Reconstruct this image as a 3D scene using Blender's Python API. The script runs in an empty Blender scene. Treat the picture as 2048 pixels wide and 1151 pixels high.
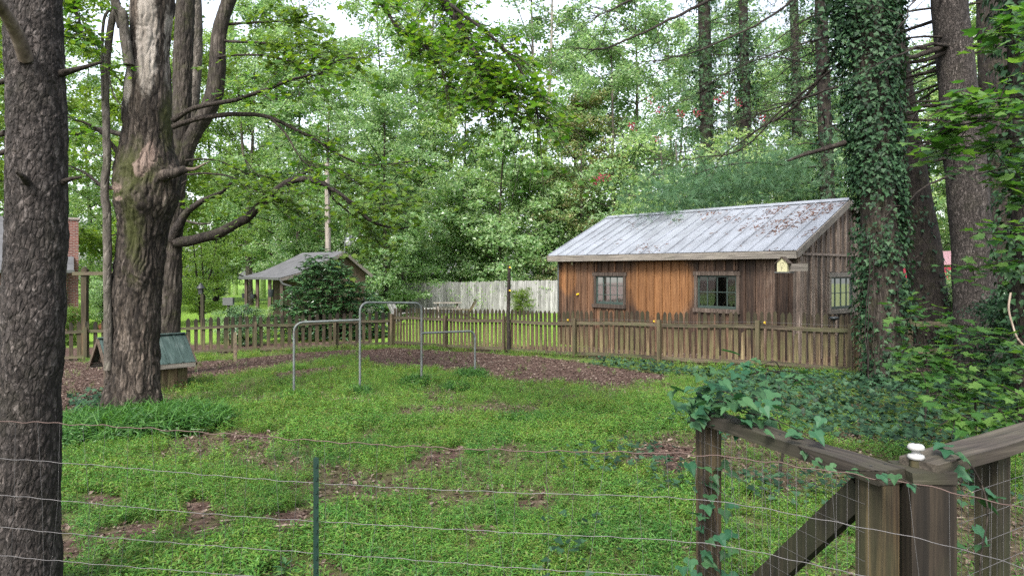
import bpy, math, random
import numpy as np
from mathutils import Vector, Matrix
R = math.radians
rng = np.random.default_rng(11)
random.seed(5)
scene = bpy.context.scene
col = scene.collection

# ------------------------------------------------------------------ camera, sky, sun, exposure
CAM_H, FPX, CX, HZ = 1.9, 1365.0, 1024.0, 540.0
cd = bpy.data.cameras.new('camera'); cam = bpy.data.objects.new('camera', cd); col.objects.link(cam)
cd.sensor_width = 36.0; cd.lens = FPX / 2048 * 36.0
cam.location = (0, 0, CAM_H); cam.rotation_euler = (R(90), 0, 0)
cd.shift_y = (HZ - 575.5) / 2048
cd.clip_start = 0.05; cd.clip_end = 2000
scene.camera = cam
SUN_EL, SUN_AZ = R(48), R(200)          # azimuth clockwise from +Y: behind the camera, to the left
w = bpy.data.worlds.new('World'); scene.world = w; w.use_nodes = True
nt = w.node_tree; bg = nt.nodes['Background']
sky = nt.nodes.new('ShaderNodeTexSky'); sky.sky_type = 'NISHITA'; sky.sun_disc = False
sky.sun_elevation = SUN_EL; sky.sun_rotation = SUN_AZ; sky.dust_density = 3.0; sky.air_density = 1.0
hs = nt.nodes.new('ShaderNodeHueSaturation'); hs.inputs['Saturation'].default_value = 0.42
nt.links.new(sky.outputs[0], hs.inputs['Color']); nt.links.new(hs.outputs[0], bg.inputs['Color'])
bg.inputs['Strength'].default_value = 0.11
sl = bpy.data.lights.new('sun', 'SUN'); sl.energy = 1.5; sl.angle = R(16); sl.color = (1.0, 0.96, 0.9)
so = bpy.data.objects.new('sun', sl); col.objects.link(so); so.location = (-5, -10, 20)
sd = Vector((math.sin(SUN_AZ) * math.cos(SUN_EL), math.cos(SUN_AZ) * math.cos(SUN_EL), math.sin(SUN_EL)))
so.rotation_euler = sd.to_track_quat('Z', 'Y').to_euler()
vs = scene.view_settings
scene.display_settings.display_device = 'sRGB'
vs.view_transform = 'Standard'; vs.look = 'None'; vs.exposure = 2.25; vs.gamma = 1.0; vs.use_curve_mapping = False
scene.cycles.max_bounces = 7; scene.cycles.diffuse_bounces = 3; scene.cycles.transmission_bounces = 4
scene.cycles.transparent_max_bounces = 8; scene.cycles.glossy_bounces = 3; scene.cycles.volume_bounces = 1
scene.cycles.use_denoising = False
scene.cycles.sample_clamp_indirect = 4.0; scene.cycles.use_adaptive_sampling = False

# ------------------------------------------------------------------ helpers
def hash3(ix, iy, iz, seed=0):
    h = (ix.astype(np.int64) * 374761393 + iy.astype(np.int64) * 668265263 + iz.astype(np.int64) * 2147483647 + seed * 974711) & 0xffffffff
    h = ((h ^ (h >> 13)) * 1274126177) & 0xffffffff
    h = ((h ^ (h >> 16)) * 2246822519) & 0xffffffff
    return ((h ^ (h >> 15)) & 0xffffff) / float(0xffffff)
def vnoise(P, seed=0):
    P = np.asarray(P, float); I = np.floor(P).astype(np.int64); F = P - I; F = F * F * (3 - 2 * F)
    out = 0
    for dx in (0, 1):
        for dy in (0, 1):
            for dz in (0, 1):
                wgt = (F[:, 0] if dx else 1 - F[:, 0]) * (F[:, 1] if dy else 1 - F[:, 1]) * (F[:, 2] if dz else 1 - F[:, 2])
                out = out + wgt * hash3(I[:, 0] + dx, I[:, 1] + dy, I[:, 2] + dz, seed)
    return out
def fbm(P, o=4, seed=0):
    P = np.asarray(P, float); s = 0; a = .5
    for k in range(o):
        s = s + a * vnoise(P * 2 ** k, seed + k); a *= .5
    return s
def n2(x, y, f, seed=0):
    x = np.atleast_1d(np.asarray(x, float)); y = np.atleast_1d(np.asarray(y, float))
    return fbm(np.stack([x * f, y * f, np.full_like(x, 3.7)], 1), 3, seed)
def worley(P, seed=0):
    I = np.floor(P).astype(np.int64); f1 = np.full(len(P), 9.); f2 = np.full(len(P), 9.); idv = np.zeros(len(P))
    for dx in (-1, 0, 1):
        for dy in (-1, 0, 1):
            for dz in (-1, 0, 1):
                J = I + [dx, dy, dz]
                h = [hash3(J[:, 0], J[:, 1], J[:, 2], seed + k) for k in range(3)]
                d = np.sqrt(sum((J[:, k] + h[k] - P[:, k]) ** 2 for k in range(3)))
                c = d < f1
                f2 = np.where(c, f1, np.minimum(f2, d)); idv = np.where(c, h[0], idv); f1 = np.where(c, d, f1)
    return f1, f2, idv

def gz(x, y):
    x = np.asarray(x, float); y = np.asarray(y, float)
    return (-.0257 * np.minimum(y, 23) + .0117 * np.clip(x, -16, 12) - .012 * np.clip(-x - 4, 0, 12)
            - .004 * np.clip(y - 23, 0, 60))
def W(px, py, Y):
    return Vector(((px - CX) / FPX * Y, Y, CAM_H - (py - HZ) / FPX * Y))
def WG(px, py):
    """where the ray through a photo pixel meets the ground"""
    Y = 5.0
    for _ in range(60):
        X = (px - CX) / FPX * Y
        Y = .5 * Y + .5 * (CAM_H - float(gz(X, Y))) * FPX / (py - HZ)
    return Vector(((px - CX) / FPX * Y, Y, float(gz((px - CX) / FPX * Y, Y))))
def in_poly(x, y, poly):
    c = np.zeros(len(x), bool); n = len(poly)
    for i in range(n):
        (x1, y1), (x2, y2) = poly[i], poly[(i + 1) % n]
        cond = ((y1 > y) != (y2 > y)) & (x < (x2 - x1) * (y - y1) / (y2 - y1 + 1e-12) + x1)
        c ^= cond
    return c

class Acc:
    """collects geometry for ONE mesh"""
    def __init__(s): s.V = []; s.F = []; s.n = 0
    def add(s, verts, faces, mi=0, smooth=False):
        verts = np.asarray(verts, float).reshape(-1, 3)
        if isinstance(faces, np.ndarray): s.F.append((faces + s.n, mi, smooth))
        else:
            by = {}
            for f in faces: by.setdefault(len(f), []).append(f)
            for f in by.values(): s.F.append((np.array(f) + s.n, mi, smooth))
        s.V.append(verts); s.n += len(verts)
    def box(s, c, d, mi=0, jit=0.0, rz=0.0):
        v = np.array([[x, y, z] for x in (-.5, .5) for y in (-.5, .5) for z in (-.5, .5)]) * d
        if jit: v = v + rng.normal(0, jit, v.shape)
        if rz:
            ca, sa = math.cos(rz), math.sin(rz); v = v @ np.array([[ca, sa, 0], [-sa, ca, 0], [0, 0, 1]])
        s.add(v + np.array(c), [(0, 1, 3, 2), (4, 6, 7, 5), (0, 4, 5, 1), (2, 3, 7, 6), (0, 2, 6, 4), (1, 5, 7, 3)], mi)
    def bar(s, a, b, wd, th, up=(0, 0, 1), mi=0, jit=0.0):
        a = Vector(a); b = Vector(b); d = (b - a).normalized(); u = Vector(up); sx = d.cross(u).normalized(); u = sx.cross(d)
        v = np.array([p + sx * (i * wd / 2) + u * (j * th / 2) for p in (a, b) for i in (-1, 1) for j in (-1, 1)])
        if jit: v = v + rng.normal(0, jit, v.shape)
        s.add(v, [(0, 2, 3, 1), (4, 5, 7, 6), (0, 1, 5, 4), (2, 6, 7, 3), (0, 4, 6, 2), (1, 3, 7, 5)], mi)
    def tube(s, pts, rad, k=8, mi=0, smooth=True, caps=True):
        P = np.array([tuple(p) for p in pts], float); n = len(P)
        rad = np.full(n, rad, float) if np.isscalar(rad) else np.asarray(rad, float)
        T = np.gradient(P, axis=0); T /= np.linalg.norm(T, axis=1)[:, None] + 1e-12
        ref = np.array([0, 0, 1.]) if abs(T[0, 2]) < .8 else np.array([1., 0, 0])
        A = np.cross(T, ref); A /= np.linalg.norm(A, axis=1)[:, None] + 1e-12; B = np.cross(T, A)
        th = np.linspace(0, 2 * np.pi, k, endpoint=False)
        ring = (np.cos(th)[None, :, None] * A[:, None] + np.sin(th)[None, :, None] * B[:, None]) * rad[:, None, None]
        v = (P[:, None] + ring).reshape(-1, 3)
        i = np.arange(n - 1)[:, None] * k; j = np.arange(k)[None]; j2 = (j + 1) % k
        f = np.stack([i + j, i + k + j, i + k + j2, i + j2], -1).reshape(-1, 4)
        s.add(v, f, mi, smooth)
        if caps and k <= 12:
            s.add(v[:k], [tuple(range(k))], mi); s.add(v[-k:], [tuple(range(k))[::-1]], mi)
    def prism(s, poly, y0, y1, mi=0):
        """polygon in x,z pushed along y"""
        n = len(poly)
        v = [(x, y0, z) for x, z in poly] + [(x, y1, z) for x, z in poly]
        f = [tuple(range(n)), tuple(range(n, 2 * n))[::-1]] + [(i, i + n, (i + 1) % n + n, (i + 1) % n) for i in range(n)]
        s.add(v, f, mi)
    def scatter(s, tv, tf, pos, rot, sc, mi=0):
        tv = np.asarray(tv, float); n = len(pos); sc = np.asarray(sc, float)
        if sc.ndim == 0: sc = np.full(n, float(sc))
        if sc.ndim == 1: sc = sc[:, None]
        L = tv[None] * sc[:, None, :]
        v = np.einsum('nij,nkj->nki', rot, L) + np.asarray(pos)[:, None]
        by = {}
        for f in tf: by.setdefault(len(f), []).append(f)
        off = (np.arange(n) * len(tv))[:, None, None]
        for f in by.values():
            ff = (np.array(f)[None] + off).reshape(-1, len(f[0])); s.F.append((ff + s.n, mi, False))
        s.V.append(v.reshape(-1, 3)); s.n += n * len(tv)
    def mesh(s, name):
        me = bpy.data.meshes.new(name)
        V = np.concatenate(s.V); me.vertices.add(len(V)); me.vertices.foreach_set('co', V.ravel())
        nl = sum(f.size for f, _, _ in s.F); nf = sum(len(f) for f, _, _ in s.F)
        me.loops.add(nl); me.polygons.add(nf)
        me.loops.foreach_set('vertex_index', np.concatenate([f.ravel() for f, _, _ in s.F]).astype(np.int32))
        tot = np.concatenate([np.full(len(f), f.shape[1]) for f, _, _ in s.F])
        st = np.concatenate([[0], np.cumsum(tot)[:-1]])
        me.polygons.foreach_set('loop_start', st.astype(np.int32))
        me.polygons.foreach_set('material_index', np.concatenate([np.full(len(f), m) for f, m, _ in s.F]).astype(np.int32))
        me.polygons.foreach_set('use_smooth', np.concatenate([np.full(len(f), sm) for f, _, sm in s.F]))
        me.update(calc_edges=True); me.validate()
        return me
def link(name, data, parent=None, loc=None, rz=None, mats=None):
    if mats is not None and data is not None:
        data.materials.clear()
        for m in (mats if isinstance(mats, (list, tuple)) else [mats]): data.materials.append(m)
    o = bpy.data.objects.new(name, data); col.objects.link(o)
    if parent is not None: o.parent = parent
    if loc is not None: o.location = loc
    if rz is not None: o.rotation_euler = (0, 0, rz)
    return o
def part(name, acc, mats, parent, loc=None, rz=None): return link(name, acc.mesh(name), parent, loc, rz, mats)
def tag(o, label=None, cat=None, group=None, kind=None):
    for k, v in (('label', label), ('category', cat), ('group', group), ('kind', kind)):
        if v: o[k] = v
    return o
def thing(name, label, cat, loc=(0, 0, 0), rz=0.0, group=None):
    return tag(link(name, None, None, loc, rz), label, cat, group)
def copy_tree(o, parent=None):
    c = o.copy(); col.objects.link(c); c.parent = parent
    for ch in o.children: copy_tree(ch, c)
    return c

def unit(v): return v / (np.linalg.norm(v, axis=-1, keepdims=True) + 1e-12)
def frames(nrm, tip=None):
    """rotation matrices: local z = normal, local y = tip direction (random when none)"""
    nrm = unit(nrm); n = len(nrm)
    t = rng.normal(size=(n, 3)) if tip is None else tip
    y = unit(t - nrm * np.sum(t * nrm, 1)[:, None]); x = np.cross(y, nrm)
    return np.stack([x, y, nrm], -1)
# leaf templates: +y to the tip, stalk at the origin
LEAF = ([(0, 0, 0), (.32, .45, .07), (0, 1, -.06), (-.32, .45, .07)], [(0, 1, 2, 3)])
LONGLEAF = ([(0, 0, 0), (.13, .3, .05), (.12, .65, .03), (0, 1, -.1), (-.12, .65, .03), (-.13, .3, .05), (0, .5, 0)], [(0, 1, 6, 5), (1, 2, 3, 6), (6, 3, 4, 5)])
MAPLE = ([(0, 0, 0), (.28, .02, .03), (.52, .12, .06), (.36, .32, .02), (.58, .58, .05), (.30, .56, 0), (.17, .66, .01), (0, 1, -.09),
          (-.17, .66, .01), (-.30, .56, 0), (-.58, .58, .05), (-.36, .32, .02), (-.52, .12, .06), (-.28, .02, .03), (0, .42, -.03)],
         [(0, 1, 2, 3, 14), (3, 4, 5, 14), (5, 6, 7, 14), (7, 8, 9, 14), (9, 10, 11, 14), (11, 12, 13, 0, 14)])
IVY = ([(0, .05, 0), (.26, -.06, .03), (.52, .18, .02), (.3, .42, .03), (0, 1, -.05), (-.3, .42, .03), (-.52, .18, .02), (-.26, -.06, .03)],
       [(0, 1, 2, 3), (0, 3, 4, 5), (0, 5, 6, 7)])
HEART = ([(0, 0, 0), (.26, -.16, .04), (.50, .02, .08), (.56, .34, .03), (.30, .46, .05), (.2, .74, 0), (0, 1.05, -.16), (-.2, .74, 0), (-.30, .46, .05), (-.56, .34, .03), (-.50, .02, .08), (-.26, -.16, .04), (0, .42, -.04)],
         [(0, 1, 2, 12), (2, 3, 4, 12), (4, 5, 6, 12), (6, 7, 8, 12), (8, 9, 10, 12), (10, 11, 0, 12)])
def needle_tuft(k=14, spread=.8, wdt=.012):
    v = []; f = []
    for i in range(k):
        a = random.uniform(0, 6.283); e = random.uniform(.05, spread)
        d = Vector((math.cos(a) * math.sin(e), math.cos(e), math.sin(a) * math.sin(e))); sx = d.cross(Vector((random.random(), random.random(), 1))).normalized() * wdt
        L = random.uniform(.7, 1); b = len(v)
        v += [tuple(-sx), tuple(sx), tuple(d * L)]; f.append((b, b + 1, b + 2))
    return v, f
def sprig(k=6, h=1.0):
    """a stem of low ground cover: lance leaves up a short stem"""
    v = []; f = []
    for i in range(k):
        z = h * (.25 + .75 * i / k); a = i * 2.4 + random.uniform(-.5, .5); L = random.uniform(.32, .5)
        c, s_ = math.cos(a), math.sin(a); dz = random.uniform(-.05, .28); o = random.uniform(0, .06); b = len(v)
        wv = .046
        v += [(c * o, s_ * o, z), (c * L * .45 - s_ * wv, s_ * L * .45 + c * wv, z + dz * .8), (c * L, s_ * L, z + dz * .5), (c * L * .45 + s_ * wv, s_ * L * .45 - c * wv, z + dz * .8)]
        f.append((b, b + 1, b + 2, b + 3))
    b = len(v); v += [(-.012, 0, 0), (.012, 0, 0), (.03, .03, h)]; f.append((b, b + 1, b + 2))
    return v, f
def smooth_path(pts, n):
    """Catmull-Rom through points"""
    P = np.array([tuple(p) for p in pts], float); m = len(P)
    if m < 3:
        t = np.linspace(0, 1, n)[:, None]; return P[0] * (1 - t) + P[-1] * t
    Q = np.vstack([2 * P[0] - P[1], P, 2 * P[-1] - P[-2]]); out = []
    for u in np.linspace(0, m - 1 - 1e-6, n):
        i = int(u); t = u - i; a, b, c, d = Q[i:i + 4]
        out.append(.5 * ((2 * b) + (c - a) * t + (2 * a - 5 * b + 4 * c - d) * t * t + (3 * b - a - 3 * c + d) * t ** 3))
    return np.array(out)

# ------------------------------------------------------------------ materials
class NT:
    def __init__(s, name):
        s.m = bpy.data.materials.new(name); s.m.use_nodes = True; s.t = s.m.node_tree; s.t.nodes.clear()
        s.out = s.t.nodes.new('ShaderNodeOutputMaterial')
    def n(s, typ, inp=None, o=0, **props):
        nd = s.t.nodes.new('ShaderNode' + typ)
        for k, v in props.items(): setattr(nd, k, v)
        for k, v in (inp or {}).items():
            if isinstance(v, bpy.types.NodeSocket): s.t.links.new(v, nd.inputs[k])
            else: nd.inputs[k].default_value = v
        return nd.outputs[o]
    def co(s, kind='Object'): return s.n('TexCoord', o=['Generated', 'Normal', 'UV', 'Object'].index(kind))
    def pos(s): return s.n('NewGeometry')
    def map(s, v, sc=(1, 1, 1), loc=(0, 0, 0)): return s.n('Mapping', {'Vector': v, 'Scale': sc, 'Location': loc})
    def noise(s, v, sc, det=4, rough=.55, dist=0): return s.n('TexNoise', {'Vector': v, 'Scale': sc, 'Detail': det, 'Roughness': rough, 'Distortion': dist})
    def math(s, op, a, b=0.0, clamp=False): return s.n('Math', {0: a, 1: b}, operation=op, use_clamp=clamp)
    def vadd(s, a, b): return s.n('VectorMath', {0: a, 1: b}, operation='ADD')
    def ramp(s, fac, stops):
        nd = s.t.nodes.new('ShaderNodeValToRGB'); e = nd.color_ramp.elements
        while len(e) < len(stops): e.new(.5)
        for x, (p, c) in zip(e, stops):
            x.position = p; x.color = (c, c, c, 1) if np.isscalar(c) else (*c, 1)
        s.t.links.new(fac, nd.inputs[0]); return nd.outputs[0]
    def mix(s, fac, a, b, mode='MIX'):
        nd = s.t.nodes.new('ShaderNodeMix'); nd.data_type = 'RGBA'; nd.blend_type = mode
        for k, v in ((0, fac), (6, a), (7, b)):
            if isinstance(v, bpy.types.NodeSocket): s.t.links.new(v, nd.inputs[k])
            else: nd.inputs[k].default_value = v if np.isscalar(v) else (*v, 1)
        return nd.outputs[2]
    def bump(s, h, strength=.5, dist=.01): return s.n('Bump', {'Height': h, 'Strength': strength, 'Distance': dist})
    def rnd(s): return s.n('ObjectInfo', o=5)
    def island(s): return s.n('NewGeometry', o=8)
    def bsdf(s, color, rough=.7, metal=0.0, spec=.3, normal=None):
        c = color if isinstance(color, bpy.types.NodeSocket) else (*color, 1)
        d = {'Base Color': c, 'Roughness': rough, 'Metallic': metal, 'Specular IOR Level': spec}
        if normal is not None: d['Normal'] = normal
        return s.n('BsdfPrincipled', d)
    def done(s, sh): s.t.links.new(sh, s.out.inputs[0]); return s.m

def plain(name, c, rough=.6, metal=0.0, spec=.3, var=.15):
    t = NT(name); v = t.noise(t.co(), 14, 4)
    cc = t.ramp(v, [(.3, tuple(x * (1 - var) for x in c)), (.7, tuple(min(1, x * (1 + var)) for x in c))])
    return t.done(t.bsdf(cc, rough, metal, spec, t.bump(v, .15, .004)))
def leafmat(name, cols, trans=.35, rough=.45, spec=.35, tint=(1.25, 1.3, .55), patchy=False):
    t = NT(name); i = t.island(); k = len(cols)
    c = t.ramp(i, [((j + .5) / k, cc) for j, cc in enumerate(cols)])
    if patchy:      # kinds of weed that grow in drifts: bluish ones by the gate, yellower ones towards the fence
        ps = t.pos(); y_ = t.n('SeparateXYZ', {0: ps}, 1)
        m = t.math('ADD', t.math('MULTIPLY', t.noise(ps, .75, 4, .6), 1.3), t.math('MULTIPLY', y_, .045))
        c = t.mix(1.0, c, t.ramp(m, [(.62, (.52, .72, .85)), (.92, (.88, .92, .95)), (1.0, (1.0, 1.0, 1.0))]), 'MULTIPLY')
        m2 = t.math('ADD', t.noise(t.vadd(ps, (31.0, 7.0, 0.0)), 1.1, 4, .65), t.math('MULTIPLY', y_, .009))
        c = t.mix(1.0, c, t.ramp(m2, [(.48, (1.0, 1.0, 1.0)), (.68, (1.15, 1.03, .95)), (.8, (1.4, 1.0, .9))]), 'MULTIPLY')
    r = t.rnd(); c = t.mix(1.0, c, t.ramp(r, [(0, (.8, .84, .8)), (.5, (1, 1, 1)), (1, (1.18, 1.1, .9))]), 'MULTIPLY')
    tc = t.mix(1.0, c, tint, 'MULTIPLY')
    sh = t.n('MixShader', {0: trans, 1: t.bsdf(c, rough, 0, spec), 2: t.n('BsdfTranslucent', {'Color': tc})})
    return t.done(sh)
def wood(name, dark, mid, light, axis=2, green=0.0, rough=.75, fine=1.0, rings=False, wet=.25, top=0.0):
    t = NT(name); r = t.rnd()
    off = t.n('CombineXYZ', {0: t.math('MULTIPLY', r, 37.0), 1: t.math('MULTIPLY', r, 91.0), 2: t.math('MULTIPLY', r, 13.0)})
    sc = [34 * fine] * 3; sc[axis] = 1.6 * fine
    v = t.vadd(t.co(), off); g = t.noise(t.map(v, sc), 1, 5, .6, .6)
    big = t.noise(t.map(v, [2.2 if k != axis else .7 for k in range(3)]), 1, 4, .6)
    c = t.ramp(g, [(.28, dark), (.5, mid), (.74, light)])
    tone = t.math('ADD', t.math('MULTIPLY', r, .55), t.math('MULTIPLY', big, .8))
    c = t.mix(1.0, c, t.ramp(tone, [(.25, .55), (.65, .95), (1, 1.35)]), 'MULTIPLY')
    if green:
        gm = t.noise(t.map(v, (3, 3, 1.3)), 1, 5, .65)
        c = t.mix(t.math('MULTIPLY', t.ramp(gm, [(.42, 0), (.68, 1)]), green), c, (.062, .078, .028))
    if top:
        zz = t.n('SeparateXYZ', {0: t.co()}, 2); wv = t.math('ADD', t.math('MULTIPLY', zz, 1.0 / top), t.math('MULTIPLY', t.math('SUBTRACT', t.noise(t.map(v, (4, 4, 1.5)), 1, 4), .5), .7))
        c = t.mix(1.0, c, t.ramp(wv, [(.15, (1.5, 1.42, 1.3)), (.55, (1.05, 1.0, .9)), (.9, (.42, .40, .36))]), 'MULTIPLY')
    knots = t.n('TexVoronoi', {'Vector': t.map(v, [9 if k != axis else 2.2 for k in range(3)]), 'Scale': 1.0})
    c = t.mix(t.ramp(knots, [(.04, .75), (.09, 0)]), c, tuple(x * .35 for x in dark))
    return t.done(t.bsdf(c, rough, 0, wet, t.bump(g, .6, .006)))
def bark(name, dark, mid, light, sc=(14, 14, 4), moss=0.0, patch=None, rough=.85, flake=False):
    t = NT(name); v = t.co(); n1 = t.noise(t.map(v, sc), 1, 6, .65, .4); n0 = t.noise(v, 1.3, 5, .6)
    vo = t.n('TexVoronoi', {'Vector': t.vadd(t.map(v, sc), t.n('CombineXYZ', {0: n1, 1: n1, 2: n1})), 'Scale': 1.0}, feature='DISTANCE_TO_EDGE')
    c = t.ramp(n1, [(.3, dark), (.52, mid), (.75, light)])
    c = t.mix(1.0, c, t.ramp(n0, [(.3, .65), (.7, 1.3)]), 'MULTIPLY')
    if flake:
        cell = t.n('TexVoronoi', {'Vector': t.vadd(t.map(v, sc), t.n('CombineXYZ', {0: t.math('MULTIPLY', n1, 3.0), 1: t.math('MULTIPLY', n1, 2.0), 2: t.math('MULTIPLY', n1, 4.0)})), 'Scale': 1.0}, 1)
        c = t.mix(1.0, c, t.ramp(t.n('SeparateColor', {0: cell}, 0), [(0, .7), (.6, 1.0), (.88, 1.4), (1, 2.1)]), 'MULTIPLY')
        c = t.mix(t.ramp(vo, [(.0, .55), (.06, 0)]), c, (.006, .005, .0045))
    if patch: c = t.mix(t.ramp(t.noise(t.map(v, (3, 3, 1.1)), 1, 5, .7), [(.56, 0), (.64, 1)]), c, patch)
    if moss:
        mm = t.noise(v, 4.0, 6, .7)
        c = t.mix(t.math('MULTIPLY', t.ramp(mm, [(.5, 0), (.66, 1)]), moss), c, (.045, .055, .012))
    h = t.math('ADD', t.math('MULTIPLY', t.ramp(vo, [(0, 0), (.18, 1)]), .6), n1)
    return t.done(t.bsdf(c, rough, 0, .2, t.bump(h, .8, .02)))

M = {}
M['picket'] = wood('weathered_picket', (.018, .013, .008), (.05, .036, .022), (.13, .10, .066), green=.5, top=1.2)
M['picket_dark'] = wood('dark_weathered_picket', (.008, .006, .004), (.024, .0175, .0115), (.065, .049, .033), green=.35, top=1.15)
M['picket_rail'] = wood('weathered_rail', (.016, .012, .008), (.05, .038, .025), (.11, .088, .062), axis=0, green=.5)
M['post_wood'] = wood('treated_post', (.016, .012, .007), (.045, .033, .02), (.10, .075, .047), green=.45)
M['gate_wood'] = wood('gate_wood', (.006, .0045, .003), (.019, .0135, .0085), (.062, .042, .021), green=.2, fine=.9)
M['gate_dark'] = wood('dark_gate_wood', (.0035, .0027, .002), (.011, .0082, .0057), (.034, .025, .0165), green=.2, fine=.9)
M['rail_wood'] = wood('gate_rail_wood', (.010, .008, .0065), (.026, .021, .017), (.06, .05, .04), axis=0, green=.15)
M['grey_board'] = wood('grey_weathered_board', (.06, .058, .055), (.19, .187, .182), (.35, .348, .342), green=.10)
M['trim_grey'] = wood('grey_trim', (.05, .043, .038), (.14, .125, .108), (.25, .225, .195), axis=0, green=.1)
M['dark_wood'] = wood('dark_timber', (.02, .015, .011), (.05, .036, .026), (.1, .07, .05))
M['pole_wood'] = wood('pole_wood', (.07, .06, .05), (.14, .122, .104), (.23, .205, .18), fine=.6)
M['pine_bark'] = bark('pine_bark', (.007, .0055, .005), (.029, .024, .0215), (.10, .088, .082), (36, 36, 15), moss=.06, flake=True)
def maple_bark(name, marks):
    """furrowed bark in dark and grey runs; marks: moss on the burl, torn wood, smooth pale upper bark (object space, metres)"""
    t = NT(name); v = t.co(); w_ = t.noise(v, 2.5, 4, .6); n1 = t.noise(t.map(v, (20, 20, 3.0)), 1, 8, .78, .7); n0 = t.noise(t.map(v, (2.6, 2.6, .55)), 1, 5, .62)
    c = t.ramp(n1, [(.30, (.010, .0075, .006)), (.48, (.036, .028, .022)), (.62, (.085, .07, .058)), (.78, (.19, .165, .145))])
    vo = t.n('TexVoronoi', {'Vector': t.vadd(t.map(v, (15, 15, 2.6)), t.n('CombineXYZ', {0: t.math('MULTIPLY', n1, 1.6), 1: t.math('MULTIPLY', n1, 1.6), 2: n1})), 'Scale': 1.0}, feature='DISTANCE_TO_EDGE')
    c = t.mix(t.ramp(vo, [(.02, .85), (.16, 0)]), c, (.008, .006, .005))
    c = t.mix(1.0, c, t.ramp(n0, [(.34, .45), (.5, .95), (.66, 2.0)]), 'MULTIPLY')
    sp = t.t.nodes.new('ShaderNodeSeparateXYZ'); t.t.links.new(v, sp.inputs[0]); X, Y, Z = sp.outputs
    if marks:
        def ell(cx, cz, rx, rz, soft=.3, j=1.5):
            a = t.math('POWER', t.math('DIVIDE', t.math('SUBTRACT', X, cx), rx), 2.0); b = t.math('POWER', t.math('DIVIDE', t.math('SUBTRACT', Z, cz), rz), 2.0)
            d = t.math('ADD', t.math('SQRT', t.math('ADD', a, b)), t.math('MULTIPLY', t.math('SUBTRACT', t.noise(t.map(v, (1, 1, .6)), 8.0, 7, .75), .5), j))
            return t.math('MULTIPLY', t.ramp(d, [(1 - soft, 1), (1, 0)]), t.math('LESS_THAN', Y, .1))
        pale = t.ramp(t.noise(t.map(v, (5, 5, 1.2)), 1.6, 5, .7), [(.3, (.13, .112, .095)), (.6, (.24, .215, .19))])
        for a_ in ((.38, 5.85, .16, 1.05), (.10, 5.05, .09, .30), (.05, 6.6, .08, .9), (.62, 5.6, .06, .7)): c = t.mix(ell(*a_), c, pale)
        for a_ in ((.25, 3.78, .42, .52), (.22, 2.9, .17, .85), (.05, 3.45, .30, .18), (.60, 4.6, .07, .6)): c = t.mix(t.math('MULTIPLY', ell(*a_, .7, 2.2), .85), c, (.030, .034, .0085))
        torn = t.ramp(t.noise(t.map(v, (22, 22, 6)), 1, 5, .6, .6), [(.3, (.045, .03, .024)), (.6, (.15, .112, .092))])
        for a_ in ((.46, 3.98, .11, .26, .25, 1.7), (.38, 3.80, .10, .16, .25, 1.7), (.0, 3.50, .18, .08, .3, 2.0), (.05, 3.33, .09, .04, .3, 2.0)): c = t.mix(ell(*a_), c, torn)
    return t.done(t.bsdf(c, .88, 0, .2, t.bump(n1, .8, .02)))
M['maple_bark'] = maple_bark('maple_bark', False); M['old_maple_bark'] = maple_bark('old_maple_bark', True)
M['dark_maple_bark'] = bark('dark_maple_bark', (.009, .007, .006), (.032, .026, .021), (.10, .086, .074), (14, 14, 2.6), moss=.25)
M['dark_bark'] = bark('dark_bark', (.007, .0055, .0048), (.021, .0165, .014), (.06, .05, .043), (16, 16, 5), moss=.2)
M['grey_bark'] = bark('grey_bark', (.03, .026, .022), (.075, .065, .055), (.16, .145, .125), (12, 12, 4), moss=.2)
M['pale_bark'] = bark('pale_bark', (.12, .108, .09), (.22, .20, .172), (.36, .335, .30), (10, 10, 3))
M['twig'] = bark('twig_bark', (.009, .0072, .006), (.023, .018, .0145), (.055, .046, .037), (20, 20, 8))
M['bare_wood'] = wood('bare_dead_wood', (.06, .045, .034), (.15, .115, .09), (.27, .225, .185), fine=.7)
M['dead_stub'] = wood('dead_stub', (.03, .022, .017), (.08, .06, .047), (.16, .125, .10), axis=0)
M['moss'] = plain('moss', (.05, .062, .014), .95, 0, .1, .5)
M['leaf_far'] = leafmat('far_leaf', [(.13, .245, .10), (.185, .31, .13), (.24, .355, .165), (.30, .40, .225)], .6, .30, .7, (1.3, 1.3, .9))
M['leaf_pale'] = leafmat('pale_green_leaf', [(.14, .25, .07), (.19, .31, .085), (.24, .35, .11), (.17, .27, .08)], .6, .4, .5, (1.25, 1.25, .7))
M['leaf_yellow'] = leafmat('yellow_green_leaf', [(.075, .14, .028), (.11, .185, .034), (.145, .205, .04), (.095, .165, .035)], .55, .5, .3)
M['leaf_maple'] = leafmat('maple_leaf', [(.035, .095, .016), (.055, .135, .02), (.08, .165, .026), (.12, .19, .03)], .58, .45, .3)
M['leaf_ivy'] = leafmat('ivy_leaf', [(.006, .020, .0095), (.011, .033, .015), (.018, .05, .022), (.03, .068, .032)], .12, .55, .18)
M['leaf_rhodo'] = leafmat('glossy_leaf', [(.02, .06, .024), (.034, .085, .03), (.065, .13, .045)], .12, .28, .55)
M['leaf_vine'] = leafmat('vine_leaf', [(.018, .068, .033), (.03, .092, .044), (.05, .115, .045), (.026, .07, .028)], .3, .55, .25)
M['leaf_sapling'] = leafmat('sapling_leaf', [(.035, .10, .022), (.06, .14, .03), (.09, .17, .04)], .5, .45, .35)
M['needle'] = leafmat('pine_needle', [(.045, .11, .055), (.075, .155, .08), (.10, .18, .095)], .4, .5, .3)
M['fine_grass'] = leafmat('fine_grass_leaf', [(.074, .175, .027), (.10, .212, .032), (.135, .208, .041), (.058, .135, .025)], .45, .5, .25, patchy=True)
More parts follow.
